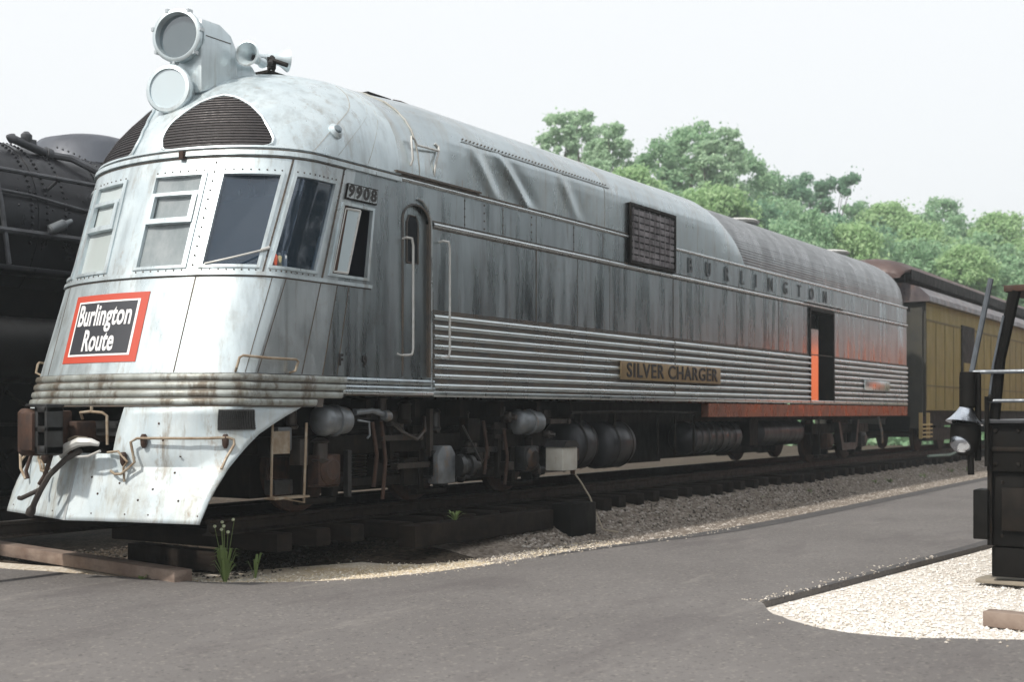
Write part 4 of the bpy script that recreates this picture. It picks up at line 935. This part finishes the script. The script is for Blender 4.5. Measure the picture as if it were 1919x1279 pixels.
# ================= STEAM LOCOMOTIVE (left) =================
S=empty('steam_locomotive',(10,4.6,.56),'black steam locomotive with riveted boiler left of the silver nose','locomotive')
m=M(); m.lathe((3.6,4.6,4.02),(1,0,0),[(0,.1),(.02,.8),(.08,.95),(.3,1.0),(5.4,1.06),(9.6,1.10),(14.4,1.14)],56); m.build('boiler',STEAM,S,smooth=40)
for x in (6.2,7.7,9.55,10.55,11.9,13.4): 
    r=1.055+(x-9)*.008
    m=M(); m.lathe((x,4.6,4.02),(1,0,0),[(0,r),(.0,r+.018),(.07,r+.018),(.07,r)],56,cap=False); m.build('boiler_band',STEAM,S)
m=M()
def rivs(x,a0,a1,n,r=1.065):
    for a in lin(a0,a1,n): 
        d=Vector((0,-math.cos(a),math.sin(a))); m.lathe(Vector((x,4.6,4.02))+d*r,d,[(0,.022),(.014,.020),(.024,.008)],7)
for x in (9.46,9.68,9.95): rivs(x,-.3,1.5,24)
for x in (10.7,11.0): rivs(x,-.2,1.5,22)
for i in range(16):
    d=Vector((0,-math.cos(.55),math.sin(.55))); m.lathe(Vector((8.6+i*.12,4.6,4.02))+d*1.065,d,[(0,.022),(.014,.020),(.024,.008)],7)
for i in range(10):
    for a in (.12,.3): d=Vector((0,-math.cos(a),math.sin(a))); m.lathe(Vector((8.8+i*.24,4.6,4.02))+d*1.065,d,[(0,.018),(.02,.008)],7)
m.build('boiler_rivet',STEAM,S)
PIPES=worn('sooty_pipe',(.10,.105,.115),(.05,.05,.055),.5,.45,6)
m=M(); m.tube([(3.9,3.46,4.50),(10,3.42,4.53),(16,3.40,4.55)],.03); 
for x in (5,7,9.75,11.2,13): m.tube([(x,3.45,4.5),(x,3.62,4.42)],.02)
m.build('boiler_handrail',PIPES,S)
m=M(); m.tube([(3.9,3.50,3.80),(16,3.46,3.82)],.045); m.tube([(8.4,3.5,4.3),(9.4,3.5,4.28),(10.2,3.5,4.20),(11.2,3.5,4.25)],.022); m.tube([(8.95,3.5,4.4),(9.0,3.48,4.1),(9.1,3.48,3.4)],.03); m.build('boiler_pipe',PIPES,S)
m=M(); m.lathe((9.62,3.42,3.87),(.9,-.1,.45),[(0,.04),(.02,.065),(.22,.065),(.26,.035),(.34,.03)],14); m.build('check_valve',CYLG,S)
m=M(); m.lathe((10.65,3.55,4.35),(-1,-.3,.05),[(0,.02),(.3,.028),(.34,.05)],10); m.build('blow_valve',PIPES,S)
m=M(); a=Vector((9.5,4.0,5.06)); b=Vector((10.0,4.03,4.97)); m.cyl(a,b,.055,14); m.lathe(b,b-a,[(0,.085),(.08,.085),(.10,.06)],12); m.lathe(a,a-b,[(0,.07),(.04,.05),(.08,.02)],10); m.lathe((9.72,4.02,5.05),(0,0,1),[(0,.05),(.06,.07),(.10,.07),(.14,.03)],10); m.box(9.62,9.84,3.98,4.1,5.04,5.10)
m.build('whistle_gear',PIPES,S)
m=M(); m.tube([Vector((10.05,4.03,4.96)),Vector((10.3,3.88,4.93)),Vector((10.6,3.65,4.75)),Vector((10.85,3.5,4.50))],.05,8)
for i in range(14):
    t=i/13; p=Vector((10.15,4.05,5.06)).lerp(Vector((10.85,3.5,4.50)),t)+Vector((0,-.06,.09*math.sin(t*PI)));  m.lathe(p,(0,-.6,.7),[(0,.02),(.02,.01)],6)
m.build('sand_pipe',PIPES,S)
m=M(); m.lathe((11.55,5.1,5.05),(0,0,1),[(0,1.0),(.12,.93),(.3,.86),(.42,.72),(.50,.45),(.53,.05)],36); m.build('steam_dome',worn('dome_grey',(.085,.095,.115),(.06,.065,.08),.3,.45,2),S)
m=M(); m.box(3.6,17.5,3.22,3.75,3.30,3.36); m.build('running_board',STEAM,S,bev=.01)
m=M(); m.box(4.0,17.8,3.95,5.25,1.6,3.2); m.box(3.9,4.4,3.2,6.0,1.3,1.9); m.box(4.2,17.5,4.2,5.0,.62,1.6); m.build('engine_frame',BLACK,S)
for x in (6.2,8.1,10.0,11.9,13.8):
    for y in (3.85,5.35):
        m=M(); m.lathe((x,y-.07,1.46),(0,1,0),[(0,.88),(.03,.90),(.13,.89),(.14,.76)],40,cap=False); m.lathe((x,y-.06,1.46),(0,1,0),[(0,.20),(.16,.20)],16)
        for k in range(12):
            a=k*PI/6; m.tube([(x+.15*math.cos(a),y,1.46+.15*math.sin(a)),(x+.8*math.cos(a),y,1.46+.8*math.sin(a))],.035,5)
        m.build('driving_wheel',UNDER,S)
m=M(); m.box(6.1,13.9,3.62,3.70,1.15,1.30); m.tube([(4.9,3.55,1.45),(8.1,3.55,1.25)],.06); m.build('side_rod',UNDER,S)
m=M(); m.lathe((8.45,3.3,2.35),(1,0,0),[(0,.2),(.06,.36),(.1,.40),(1.45,.40),(1.5,.36),(1.55,.2)],28); m.build('air_tank',HOODB,S)
m=M(); m.lathe((4.2,3.4,1.5),(1,0,0),[(0,.2),(.04,.42),(1.1,.42),(1.14,.2)],24); m.build('steam_cylinder',BLACK,S)
m=M(); m.box(14.9,17.6,3.1,6.1,1.9,5.0); m.build('engine_cab',STEAM,S,bev=.03); 
m=M(); m.prism([(3.0,4.95),(3.1,5.15),(3.7,5.35),(4.6,5.42),(5.5,5.35),(6.1,5.15),(6.2,4.95)],lambda y,z:(14.7,y,z),lambda y,z:(17.9,y,z)); m.build('cab_roof',STEAM,S)
# ================= BLACK LOCOMOTIVE (right foreground) =================
K=empty('black_locomotive',(20,-8.7,.56),'black locomotive end with grey pipe railings at the right edge, beside the white gravel','locomotive')
YL=-7.17   # path-side face
m=M(); m.box(12.05,12.35,-10.2,YL,1.05,1.50); m.box(12.10,12.3,-10.2,YL-.02,.35,1.05); m.box(12.12,12.3,-10.1,YL-.03,.06,.34); m.build('pilot_beam',BLACK,K,bev=.012)
bx('deck_plate',worn('deck_blue_grey',(.05,.055,.06),(.03,.03,.035),.4,.4,4),K,11.98,28.0,-10.25,YL+.06,1.50,1.535,bev=.006)
m=M(); m.box(11.95,12.25,YL-.03,YL+.10,.42,.88); m.build('coupling_step',BLACK,K,bev=.01)
m=M(); m.box(12.4,27.5,-9.9,-7.5,1.0,1.5); m.box(12.9,15.4,-9.6,-7.8,.6,1.1); m.box(24,26.6,-9.6,-7.8,.6,1.1); m.build('engine_frame',BLACK,K)
for x in (13.3,15.3,24.4,26.4):
    m=M()
    for y in (-9.45,-7.95): m.lathe((x,y-.065,1.02),(0,1,0),[(0,.44),(.02,.46),(.11,.455),(.13,.40)],24)
    m.build('wheel_set',UNDER,K)
m=M(); m.lathe((12.9,-8.72,2.62),(1,0,0),[(0,.2),(.02,.85),(.10,.98),(.25,1.02),(8.5,1.02)],48); m.box(13.0,21.3,-9.7,-7.74,1.54,2.6); m.build('hood',HOODB,K,smooth=40)
m=M(); m.lathe((12.88,-8.72,2.62),(1,0,0),[(0,.93),(.0,.97),(.06,1.03),(.10,1.03)],48,cap=False); m.build('hood_rim',PIPES,K)
m=M(); m.box(21.3,26.5,-10.2,-7.2,1.54,4.4); m.prism([(-10.3,4.4),(-10.0,4.7),(-8.7,4.85),(-7.4,4.7),(-7.1,4.4)],lambda y,z:(21.0,y,z),lambda y,z:(26.8,y,z)); kc=m.build('cab',HOODB,K)
bx('cab_side_window',GLASSD,kc,22.5,24.8,-7.2,-7.185,2.9,3.8)
m=M()
for yy in (-7.25,-7.45,-7.75,-8.1,-8.5,-9.0,-9.5,-10.0):
    for zz in (1.12,1.43): m.lathe((12.05,yy,zz),(-1,0,0),[(0,.022),(.015,.02),(.022,.01)],6)
for yy in (-7.3,-7.6,-8.0): 
    for zz in (.45,.95): m.lathe((12.10,yy,zz),(-1,0,0),[(0,.018),(.015,.016)],6)
m.build('bolt_head',UNDER,K)
m=M(); m.box(12.03,12.05,-7.22,-7.18,.36,1.48); m.box(12.03,12.05,-10.2,-7.18,1.24,1.28); m.box(12.06,12.10,-7.9,-7.3,.5,.9); m.build('beam_flange',UNDER,K,bev=.004)
m=M(); m.tube([(12.0,-7.62,1.1),(11.9,-7.62,.9),(11.88,-7.64,.6),(11.95,-7.68,.38)],.03); m.lathe((11.95,-7.68,.42),(.1,0,-1),[(0,.04),(.06,.05),(.1,.04)],10); m.build('air_hose',HOODB,K)
# roof slab and slanted posts
m=M(); m.box(12.0,12.8,-9.9,-7.33,2.72,2.78); m.build('canopy_plate',RUSTM,K,bev=.008)
m=M(); m.tube([(12.05,-7.24,1.54),(12.05,-7.29,2.1),(12.05,-7.42,2.73)],[.05,.05,.055],8); m.build('canopy_post',BLACK,K)
m=M(); m.tube([(11.97,-7.05,1.96),(12.0,-7.09,2.2),(12.0,-7.22,2.85)],.026); m.build('slanted_rail',RAILP,K)
def rt(pts,r=.02): 
    m=M(); m.tube(pts,r); m.build('pipe_railing',RAILP,K)
rt([(11.97,-7.05,1.98),(11.97,-7.5,1.98),(11.97,-10.1,1.98)]); rt([(11.97,YL-.02,1.71),(11.97,-7.5,1.71),(11.97,-10.1,1.71)],.018)
rt([(12.0,-7.33,2.50),(12.0,-7.24,2.05),(12.0,-7.19,1.6)],.012)
m=M(); m.tube([(11.97,YL+.06,1.98),(11.97,YL+.06,1.50),(11.97,YL+.06,1.15)],.03); m.tube([(11.97,YL-.02,1.75),(11.97,YL-.02,1.10)],.022); m.lathe((11.97,YL-.05,1.70),(0,0,1),[(0,.03),(.04,.035),(.07,.01)],10); m.build('railing_post',BLACK,K)
m=M(); m.lathe((11.92,YL+.14,1.98),(0,0,-1),[(0,.07),(.05,.075),(.32,.075),(.34,.05)],20); m.build('lamp_chimney',BLACK,K)
m=M(); m.lathe((11.92,YL+.15,1.66),(-.18,.10,-1),[(0,.055),(.06,.085),(.12,.13),(.16,.17),(.165,.15)],28); lamp=m.build('marker_lamp_hood',MIRROR2:=worn('chromed_hood',(.60,.64,.70),(.45,.48,.53),1,.22,6),K)
m=M(); m.lathe((11.92,YL+.16,1.50),(0,0,-1),[(0,.13),(.10,.14),(.22,.12),(.30,.06)],20); m.build('marker_lamp_body',BLACK,K)
m=M(); m.lathe((11.83,YL+.19,1.30),(-.6,.2,-.5),[(-.08,.04),(-.05,.09),(0,.10),(.03,.075),(.05,.02)],20); m.build('marker_lamp_lens',MIRROR2,K)
m=M(); m.tube([(11.92,YL+.12,1.3),(11.92,YL+.11,1.02)],.03); m.build('lamp_bracket',BLACK,K)
m=M(); m.lathe((12.1,-7.75,1.54),(0,0,1),[(0,.12),(.05,.11),(.08,.04)],16); m.build('deck_fitting',PIPES,K)
beam(12.35,-7.05,12.1,-9.6,.32,.045,-.02,worn('grey_plank',(.22,.19,.15),(.32,.28,.22),0,.85,4,bst=.4),'grey plank lying on the white gravel under the black locomotive','loose_plank')
beam(9.92,-7.62,9.80,-8.6,.16,.12,-.04,WOODL,'brown wooden block on the white gravel at the lower right edge','wooden_block')
# ================= ORANGE RAILCAR (behind the black locomotive, out of frame; mirrored in the silver side) =================
O=empty('orange_railcar',(53,-8.7,.56),'bright orange railcar standing behind the black locomotive','railcar')
m=M(); m.box(43.5,66,-10.2,-7.2,1.15,4.1); m.build('car_body',ORANGE,O,bev=.05)
m=M(); m.prism([(-10.25,3.9),(-9.9,4.2),(-8.7,4.4),(-7.5,4.2),(-7.15,3.9)],lambda y,z:(43.4,y,z+.2),lambda y,z:(66.1,y,z+.2)); m.build('roof',MAROON,O)
m=M()
for i in range(8): m.box(44.5+i*2.7,45.4+i*2.7,-7.195,-7.18,3.2,3.7)
m.build('window_row',GLASSD,O); bx('underframe',BLACK,O,43.5,66,-9.8,-7.6,.7,1.15)
# ================= TREES =================
def leaf_mat(name,a,b,c):
    m,t,p=mat(name); g=N(t,'ShaderNodeNewGeometry'); ri=g.outputs['Random Per Island']
    col=ramp(t,ri,[(0,a),(.5,b),(1,c)]); col=mix(t,ramp(t,noise(t,.35,(1,1,1),3),[(.4,0),(.65,.5)]),col,a)
    o=t.nodes['Material Output']; t.nodes.remove(p)
    d=N(t,'ShaderNodeBsdfDiffuse'); tl=N(t,'ShaderNodeBsdfTranslucent'); x=N(t,'ShaderNodeMixShader'); x.inputs[0].default_value=.45
    t.links.new(col,d.inputs[0]); t.links.new(col,tl.inputs[0]); t.links.new(d.outputs[0],x.inputs[1]); t.links.new(tl.outputs[0],x.inputs[2]); t.links.new(x.outputs[0],o.inputs[0]); return m
LM=[leaf_mat('leaves_light',(.36,.52,.34),(.45,.61,.42),(.55,.70,.50)),leaf_mat('leaves_mid',(.25,.42,.25),(.34,.52,.32),(.46,.62,.40)),leaf_mat('leaves_dark',(.15,.28,.18),(.21,.37,.24),(.30,.46,.30)),leaf_mat('leaves_yellow',(.30,.47,.23),(.40,.57,.30),(.50,.66,.38))]  # leaf colours paled to carry part of the distance haze
BARK=worn('bark',(.07,.055,.045),(.11,.09,.07),0,.9,3)
def make_tree(kind,h,wd,nl,seed,base_frac,dens_clumps,leaf,mt,flat=0):
    q=random.Random(seed); tr=M(); H=h
    pts=[Vector((q.uniform(-.15,.15)*i*.4,q.uniform(-.15,.15)*i*.4,H*.85*i/6)) for i in range(7)]
    tr.tube(pts,[h*.018*(1-.8*i/6)+.03 for i in range(7)],8)
    cl=[]
    for i in range(dens_clumps):
        z=base_frac+(1-base_frac)*q.random()**.85
        env=math.sin(PI*min(1,max(.04,(z-base_frac)/(1-base_frac)*.80+.16)))**.6 if not flat else (.5+.5*z)
        a=q.uniform(0,2*PI); r=wd*env*q.uniform(.35,1.)**.6
        c=Vector((r*math.cos(a),r*math.sin(a),z*H)); cr=wd*q.uniform(.10,.27)
        cl.append((c,cr))
        if i<14:
            j=min(6,max(1,int(z*6*.7))); s=pts[j]; tr.tube([s,s.lerp(c,.5)+Vector((0,0,-.3)),c],[h*.007,h*.004,.015],5)
    cr_=M()
    for k in range(nl):
        c,cr=cl[q.randrange(len(cl))] if q.random()>.04 else (cl[q.randrange(len(cl))][0],wd*.42)
        d=Vector((q.gauss(0,1),q.gauss(0,1),q.gauss(0,1))).normalized()*cr*q.uniform(.35,1.05)**.8; d.z*=.72
        p=c+d; n=(d.normalized()*.6+Vector((q.uniform(-1,1),q.uniform(-1,1),q.uniform(-.2,1)))).normalized(); u=n.orthogonal().normalized(); w2=n.cross(u); a=q.uniform(0,6.3); u,w2=u*math.cos(a)+w2*math.sin(a),w2*math.cos(a)-u*math.sin(a); s=leaf*q.uniform(.6,1.3)
        cr_.add([p-u*s,p-w2*s*.55,p+u*s,p+w2*s*.55],[(0,1,2,3)])
    ctr=Vector((0,0,H/2))
    root=bpy.data.objects.new(kind,None); sc.collection.objects.link(root); WL[root.name]=Vector((0,0,0))
    tr.build('trunk',BARK,root); cr_.build('crown',mt,root,smooth=0,fix=False)
    return root
def copy_tree(o):
    r=o.copy(); sc.collection.objects.link(r)
    for k in ('label','group'): 
        if k in r: del r[k]
    for ch in o.children: c=ch.copy(); sc.collection.objects.link(c); c.parent=r; c.matrix_parent_inverse=ch.matrix_parent_inverse
    return r
TR={'tall':make_tree('tall_tree',20,2.0,11000,1,.30,120,.14,LM[0]),'tall2':make_tree('tall_tree',20,2.9,15000,2,.26,160,.14,LM[1]),
    'round':make_tree('broadleaf_tree',14,4.0,19000,3,.10,190,.15,LM[1]),'round2':make_tree('broadleaf_tree',14,3.8,19000,4,.10,190,.15,LM[3]),
    'dark':make_tree('broadleaf_tree',14,4.0,13000,5,.12,150,.16,LM[2]),'pine':make_tree('pine_tree',15,2.8,7000,6,.45,22,.14,LM[2],flat=1)}
used=set()
THc,THs=math.cos(R(33.18)),math.sin(R(33.18))
TREES=[(68.6, 31.5, 21.1, 'tall', 'pale feathery tree, leftmost of the wood'),
(74.7, 33.2, 22.7, 'tall', 'pale tall tree, second from the left of the wood'),
(70.6, 28.5, 20.5, 'tall', 'thin pale tree left of the first gap in the wood'),
(75.7, 27.9, 20.1, 'tall2', 'mid green tree just right of the first gap in the wood'),
(78.9, 26.7, 21.8, 'tall2', 'tall tree with the highest top in the middle of the wood'),
(82.1, 25.5, 22.0, 'tall', 'tall pale tree right of the highest middle tree'),
(86.5, 26.0, 21.2, 'tall2', 'tree filling the slope right of the tall pale one'),
(90.5, 25.5, 20.1, 'tall2', 'rounded tree left of the dark pine'),
(94.4, 25.0, 19.9, 'dark', 'dark tree just left of the dark pine'),
(89.8, 21.0, 19.7, 'pine', 'dark flat-topped pine standing above the wood'),
(94.2, 19.8, 17.9, 'round', 'round green tree right of the dark pine'),
(90.3, 16.6, 16.5, 'round2', 'yellowish round tree near the gap right of the pine'),
(98.5, 16.8, 17.7, 'round', 'broad tree left of the last high crown'),
(100.8, 15.2, 18.7, 'tall2', 'broad high crown above the black locomotive railing'),
(95.8, 11.9, 16.4, 'round', 'round tree right of the last high crown'),
(94.9, 9.5, 15.8, 'round2', 'light rounded tree near the right edge of the photograph'),
(94.0, 7.4, 13.8, 'round2', 'yellow-green tree at the right edge of the photograph'),
(64.0, 23.9, 15.5, 'round2', 'lower pale tree behind the roof left of the wood'),
(67.2, 22.7, 15.2, 'round', 'lower green tree beneath the tallest middle trees'),
(66.8, 19.7, 14.6, 'round2', 'lower yellowish tree beneath the tallest middle trees'),
(70.0, 18.4, 14.1, 'dark', 'low dark tree behind the roof edge'),
(67.6, 14.8, 13.1, 'round', 'low bright tree below the dark pine'),
(74.4, 15.4, 13.6, 'dark', 'low dark tree right below the pine'),
(69.2, 12.3, 12.2, 'round2', 'low yellowish tree above the baggage roof end'),
(72.6, 10.8, 12.1, 'round', 'low round tree above the yellow coach roof'),
(75.8, 9.5, 12.0, 'round', 'low green tree left of the slanted railing'),
(72.7, 6.9, 10.9, 'round2', 'low bright tree behind the slanted railing'),
(76.0, 5.6, 10.8, 'round', 'low tree above the canopy of the black locomotive'),
(64.8, 26.4, 16.9, 'tall', 'low thin tree in front of the leftmost pair'),
(63.5, 28.3, 16.9, 'tall', 'low thin tree at the left end of the wood'),
(73.5, 31.3, 20.3, 'tall', 'slim pale tree between the leftmost pair and the first gap'),
(73.3, 28.0, 17.3, 'tall2', 'full green tree under the first gap in the wood'),
(82.0, 29.4, 21.6, 'tall', 'feathery tree just left of the highest middle top'),
(77.8, 24.8, 20.3, 'tall', 'slim tree just right of the highest middle top'),
(80.1, 21.3, 16.3, 'round', 'green tree below and left of the dark pine'),
(81.9, 14.8, 13.9, 'dark', 'shaded tree behind the low trees right of the pine'),
(83.6, 12.3, 14.0, 'round2', 'yellow-green tree left of the broad high crown'),
(86.0, 8.6, 13.5, 'round', 'mid green tree behind the canopy of the black locomotive')]
HT={'tall':20,'tall2':20,'round':14,'round2':14,'dark':14,'pine':15}
for x,y,zt,k,lb in TREES:
    src=TR[k]
    if k in used: o=copy_tree(src)
    else: o=src; used.add(k)
    rh=zt/HT[k]; z0=-.1
    want=.78 if k in('tall','tall2') else .85
    sc_=max(rh,.75) if rh<1.05 else min(rh,1.05)
    if rh>1.05: z0=zt-HT[k]*1.05
    o.location=(x,y,z0); o.scale=(sc_*rnd.uniform(.85,1.05),sc_*rnd.uniform(.85,1.05),sc_ if rh>=.75 else rh); o.rotation_euler=(0,0,rnd.uniform(0,6.3))
    if 'label' in o: del o['label']
    tag(o,lb,'tree','trees on the hillside beyond the trains')
# wooded hillside the trees stand on
m=M(); xs=lin(40,190,30); ys=lin(-60,160,44)
def hz(x,y):
    d=x*THc+(y+9.74)*THs; r=x*THs-(y+9.74)*THc
    u=960+2300*r/max(d,1)
    lim=lerp([(800,120),(1000,300),(1050,330),(1300,380),(1500,430),(1700,480),(1950,520),(2400,600)],u)
    top=1.6+(774-lim)*d/2300*.86
    k=min(1,max(0,(d-64)/36)); 
    if u<980: top*=max(0,1-(980-u)/100)
    return -.12+max(0,top)*k*k*(3-2*k)*(1 if d<105 else max(0,1-(d-105)/60))
m.grid([[(x,y,hz(x,y)) for x in xs] for y in ys]); tag(m.build('hillside',worn('forest_floor',(.035,.07,.035),(.06,.11,.05),0,.95,1,bst=.8,bscale=3),None,smooth=60),kind='structure')
# undergrowth on the hill: leaf mass
def brush():
    q=random.Random(11); m=M(); k=0
    while k<26000:
        d=q.uniform(62,100); u=q.uniform(1000,2050); r=(u-960)/2300*d; x=d*THc+r*THs; y=-9.74+d*THs-r*THc
        p=Vector((x,y,max(0,hz(x,y))+q.random()**2*3.6)); k+=1
        n=Vector((q.uniform(-1,1),q.uniform(-1,1),q.uniform(-.2,1))).normalized(); a=n.orthogonal().normalized(); b=n.cross(a); s=q.uniform(.15,.36)
        m.add([p-a*s,p-b*s*.6,p+a*s,p+b*s*.6],[(0,1,2,3)])
    tag(m.build('undergrowth',LM[1],None,smooth=0,fix=False),kind='stuff')
brush()
# trees on the far side of the yard, behind the black locomotive (added to darken the steel side, seen only mirrored there)
LMM=leaf_mat('leaves_greyish',(.10,.125,.115),(.14,.165,.15),(.19,.21,.19))
for i in range(22):
    o=copy_tree(TR[('dark','round','tall2')[i%3]]); o.location=(8+i*6.2+rnd.uniform(-1,1),-25-rnd.uniform(0,5)-i*.5,-.3); o.scale=(1.25,1.25,1.0); o.rotation_euler=(0,0,rnd.uniform(0,6.3)); 
    for c in o.children:
        if c.name.startswith('crown'): c.material_slots[0].link='OBJECT'; c.material_slots[0].material=LMM
    tag(o,'tree in the row beyond the black locomotive','tree','trees beyond the black locomotive')
# ================= WEEDS =================
WG=plain('weed_green',(.14,.20,.06),0,.6); WF=plain('weed_blossom',(.55,.60,.42),0,.6)
def weed(x,y,z,h,n,seed,lb,flowers=0,sp=.12):
    q=random.Random(seed); r=empty('weed',(x,y,z),lb,'weed'); m=M()
    for i in range(n):
        a=q.uniform(0,6.3); l=h*q.uniform(.35,.7); d=Vector((math.cos(a),math.sin(a),0)); b=Vector((x,y,z))+d*.01; w2=Vector((-d.y,d.x,0))*q.uniform(.008,.018)
        p=[b,b+d*sp*.35+Vector((0,0,l*.5)),b+d*sp*.8+Vector((0,0,l*.85)),b+d*sp*1.2+Vector((0,0,l*.8))]
        m.add([p[0]-w2*.4,p[0]+w2*.4,p[1]+w2,p[1]-w2,p[2]+w2*.8,p[2]-w2*.8,p[3]],[(0,1,2,3),(3,2,4,5),(5,4,6)])
    m.build('leaf_tuft',WG,r,smooth=0,fix=False)
    if flowers:
        m=M(); f=M()
        for i in range(flowers):
            a=q.uniform(0,6.3); t=Vector((x+math.cos(a)*sp*.8,y+math.sin(a)*sp*.8,z+h*q.uniform(.8,1.05))); m.tube([Vector((x,y,z)),Vector((x,y,z)).lerp(t,.5)+Vector((0,0,.03)),t],.003,4)
            f.lathe(t,(q.uniform(-1,1),q.uniform(-1,1),1),[(0,.004),(.01,.016),(.02,.017),(.03,.008)],8)
        m.build('stem',WG,r); f.build('blossom',WF,r)
weed(8.36,-.98,-.04,.60,34,1,'tall weed with pale blossoms beside the pilot corner',6)
weed(8.72,-1.02,-.03,.42,9,2,'thin dark weed just right of the flowering one',0,.08)
weed(11.3,-1.58,.37,.20,12,3,'small green weed growing from the long black timber',0,.10)
weed(7.93,-.30,-.02,.10,10,4,'tiny yellow-green sprout in front of the long weathered beam',0,.05)
for i in range(12): weed(20+i*1.3+rnd.uniform(-.4,.4),-1.7+rnd.uniform(-.2,.2),0,.25,16,20+i,'low grass tuft on the ballast edge by the rear truck or yellow coach')
for o in [o for o in sc.objects if o.name.startswith('weed') and 'ballast edge' in o.get('label','')]: o['group']='grass tufts along the ballast'

# ================= HAZE =================
m=M(); m.box(-60,230,-150,230,-1.2,34); hb=m.build('haze',None,None,smooth=0); tag(hb,kind='stuff')
hm=bpy.data.materials.new('haze_air'); hm.use_nodes=True; t=hm.node_tree; t.nodes.clear(); o=N(t,'ShaderNodeOutputMaterial'); v=N(t,'ShaderNodeVolumePrincipled')
v.inputs['Color'].default_value=(.86,.93,.96,1); v.inputs['Density'].default_value=.0016; v.inputs['Anisotropy'].default_value=.2; t.links.new(v.outputs[0],o.inputs['Volume']); hb.data.materials.append(hm)
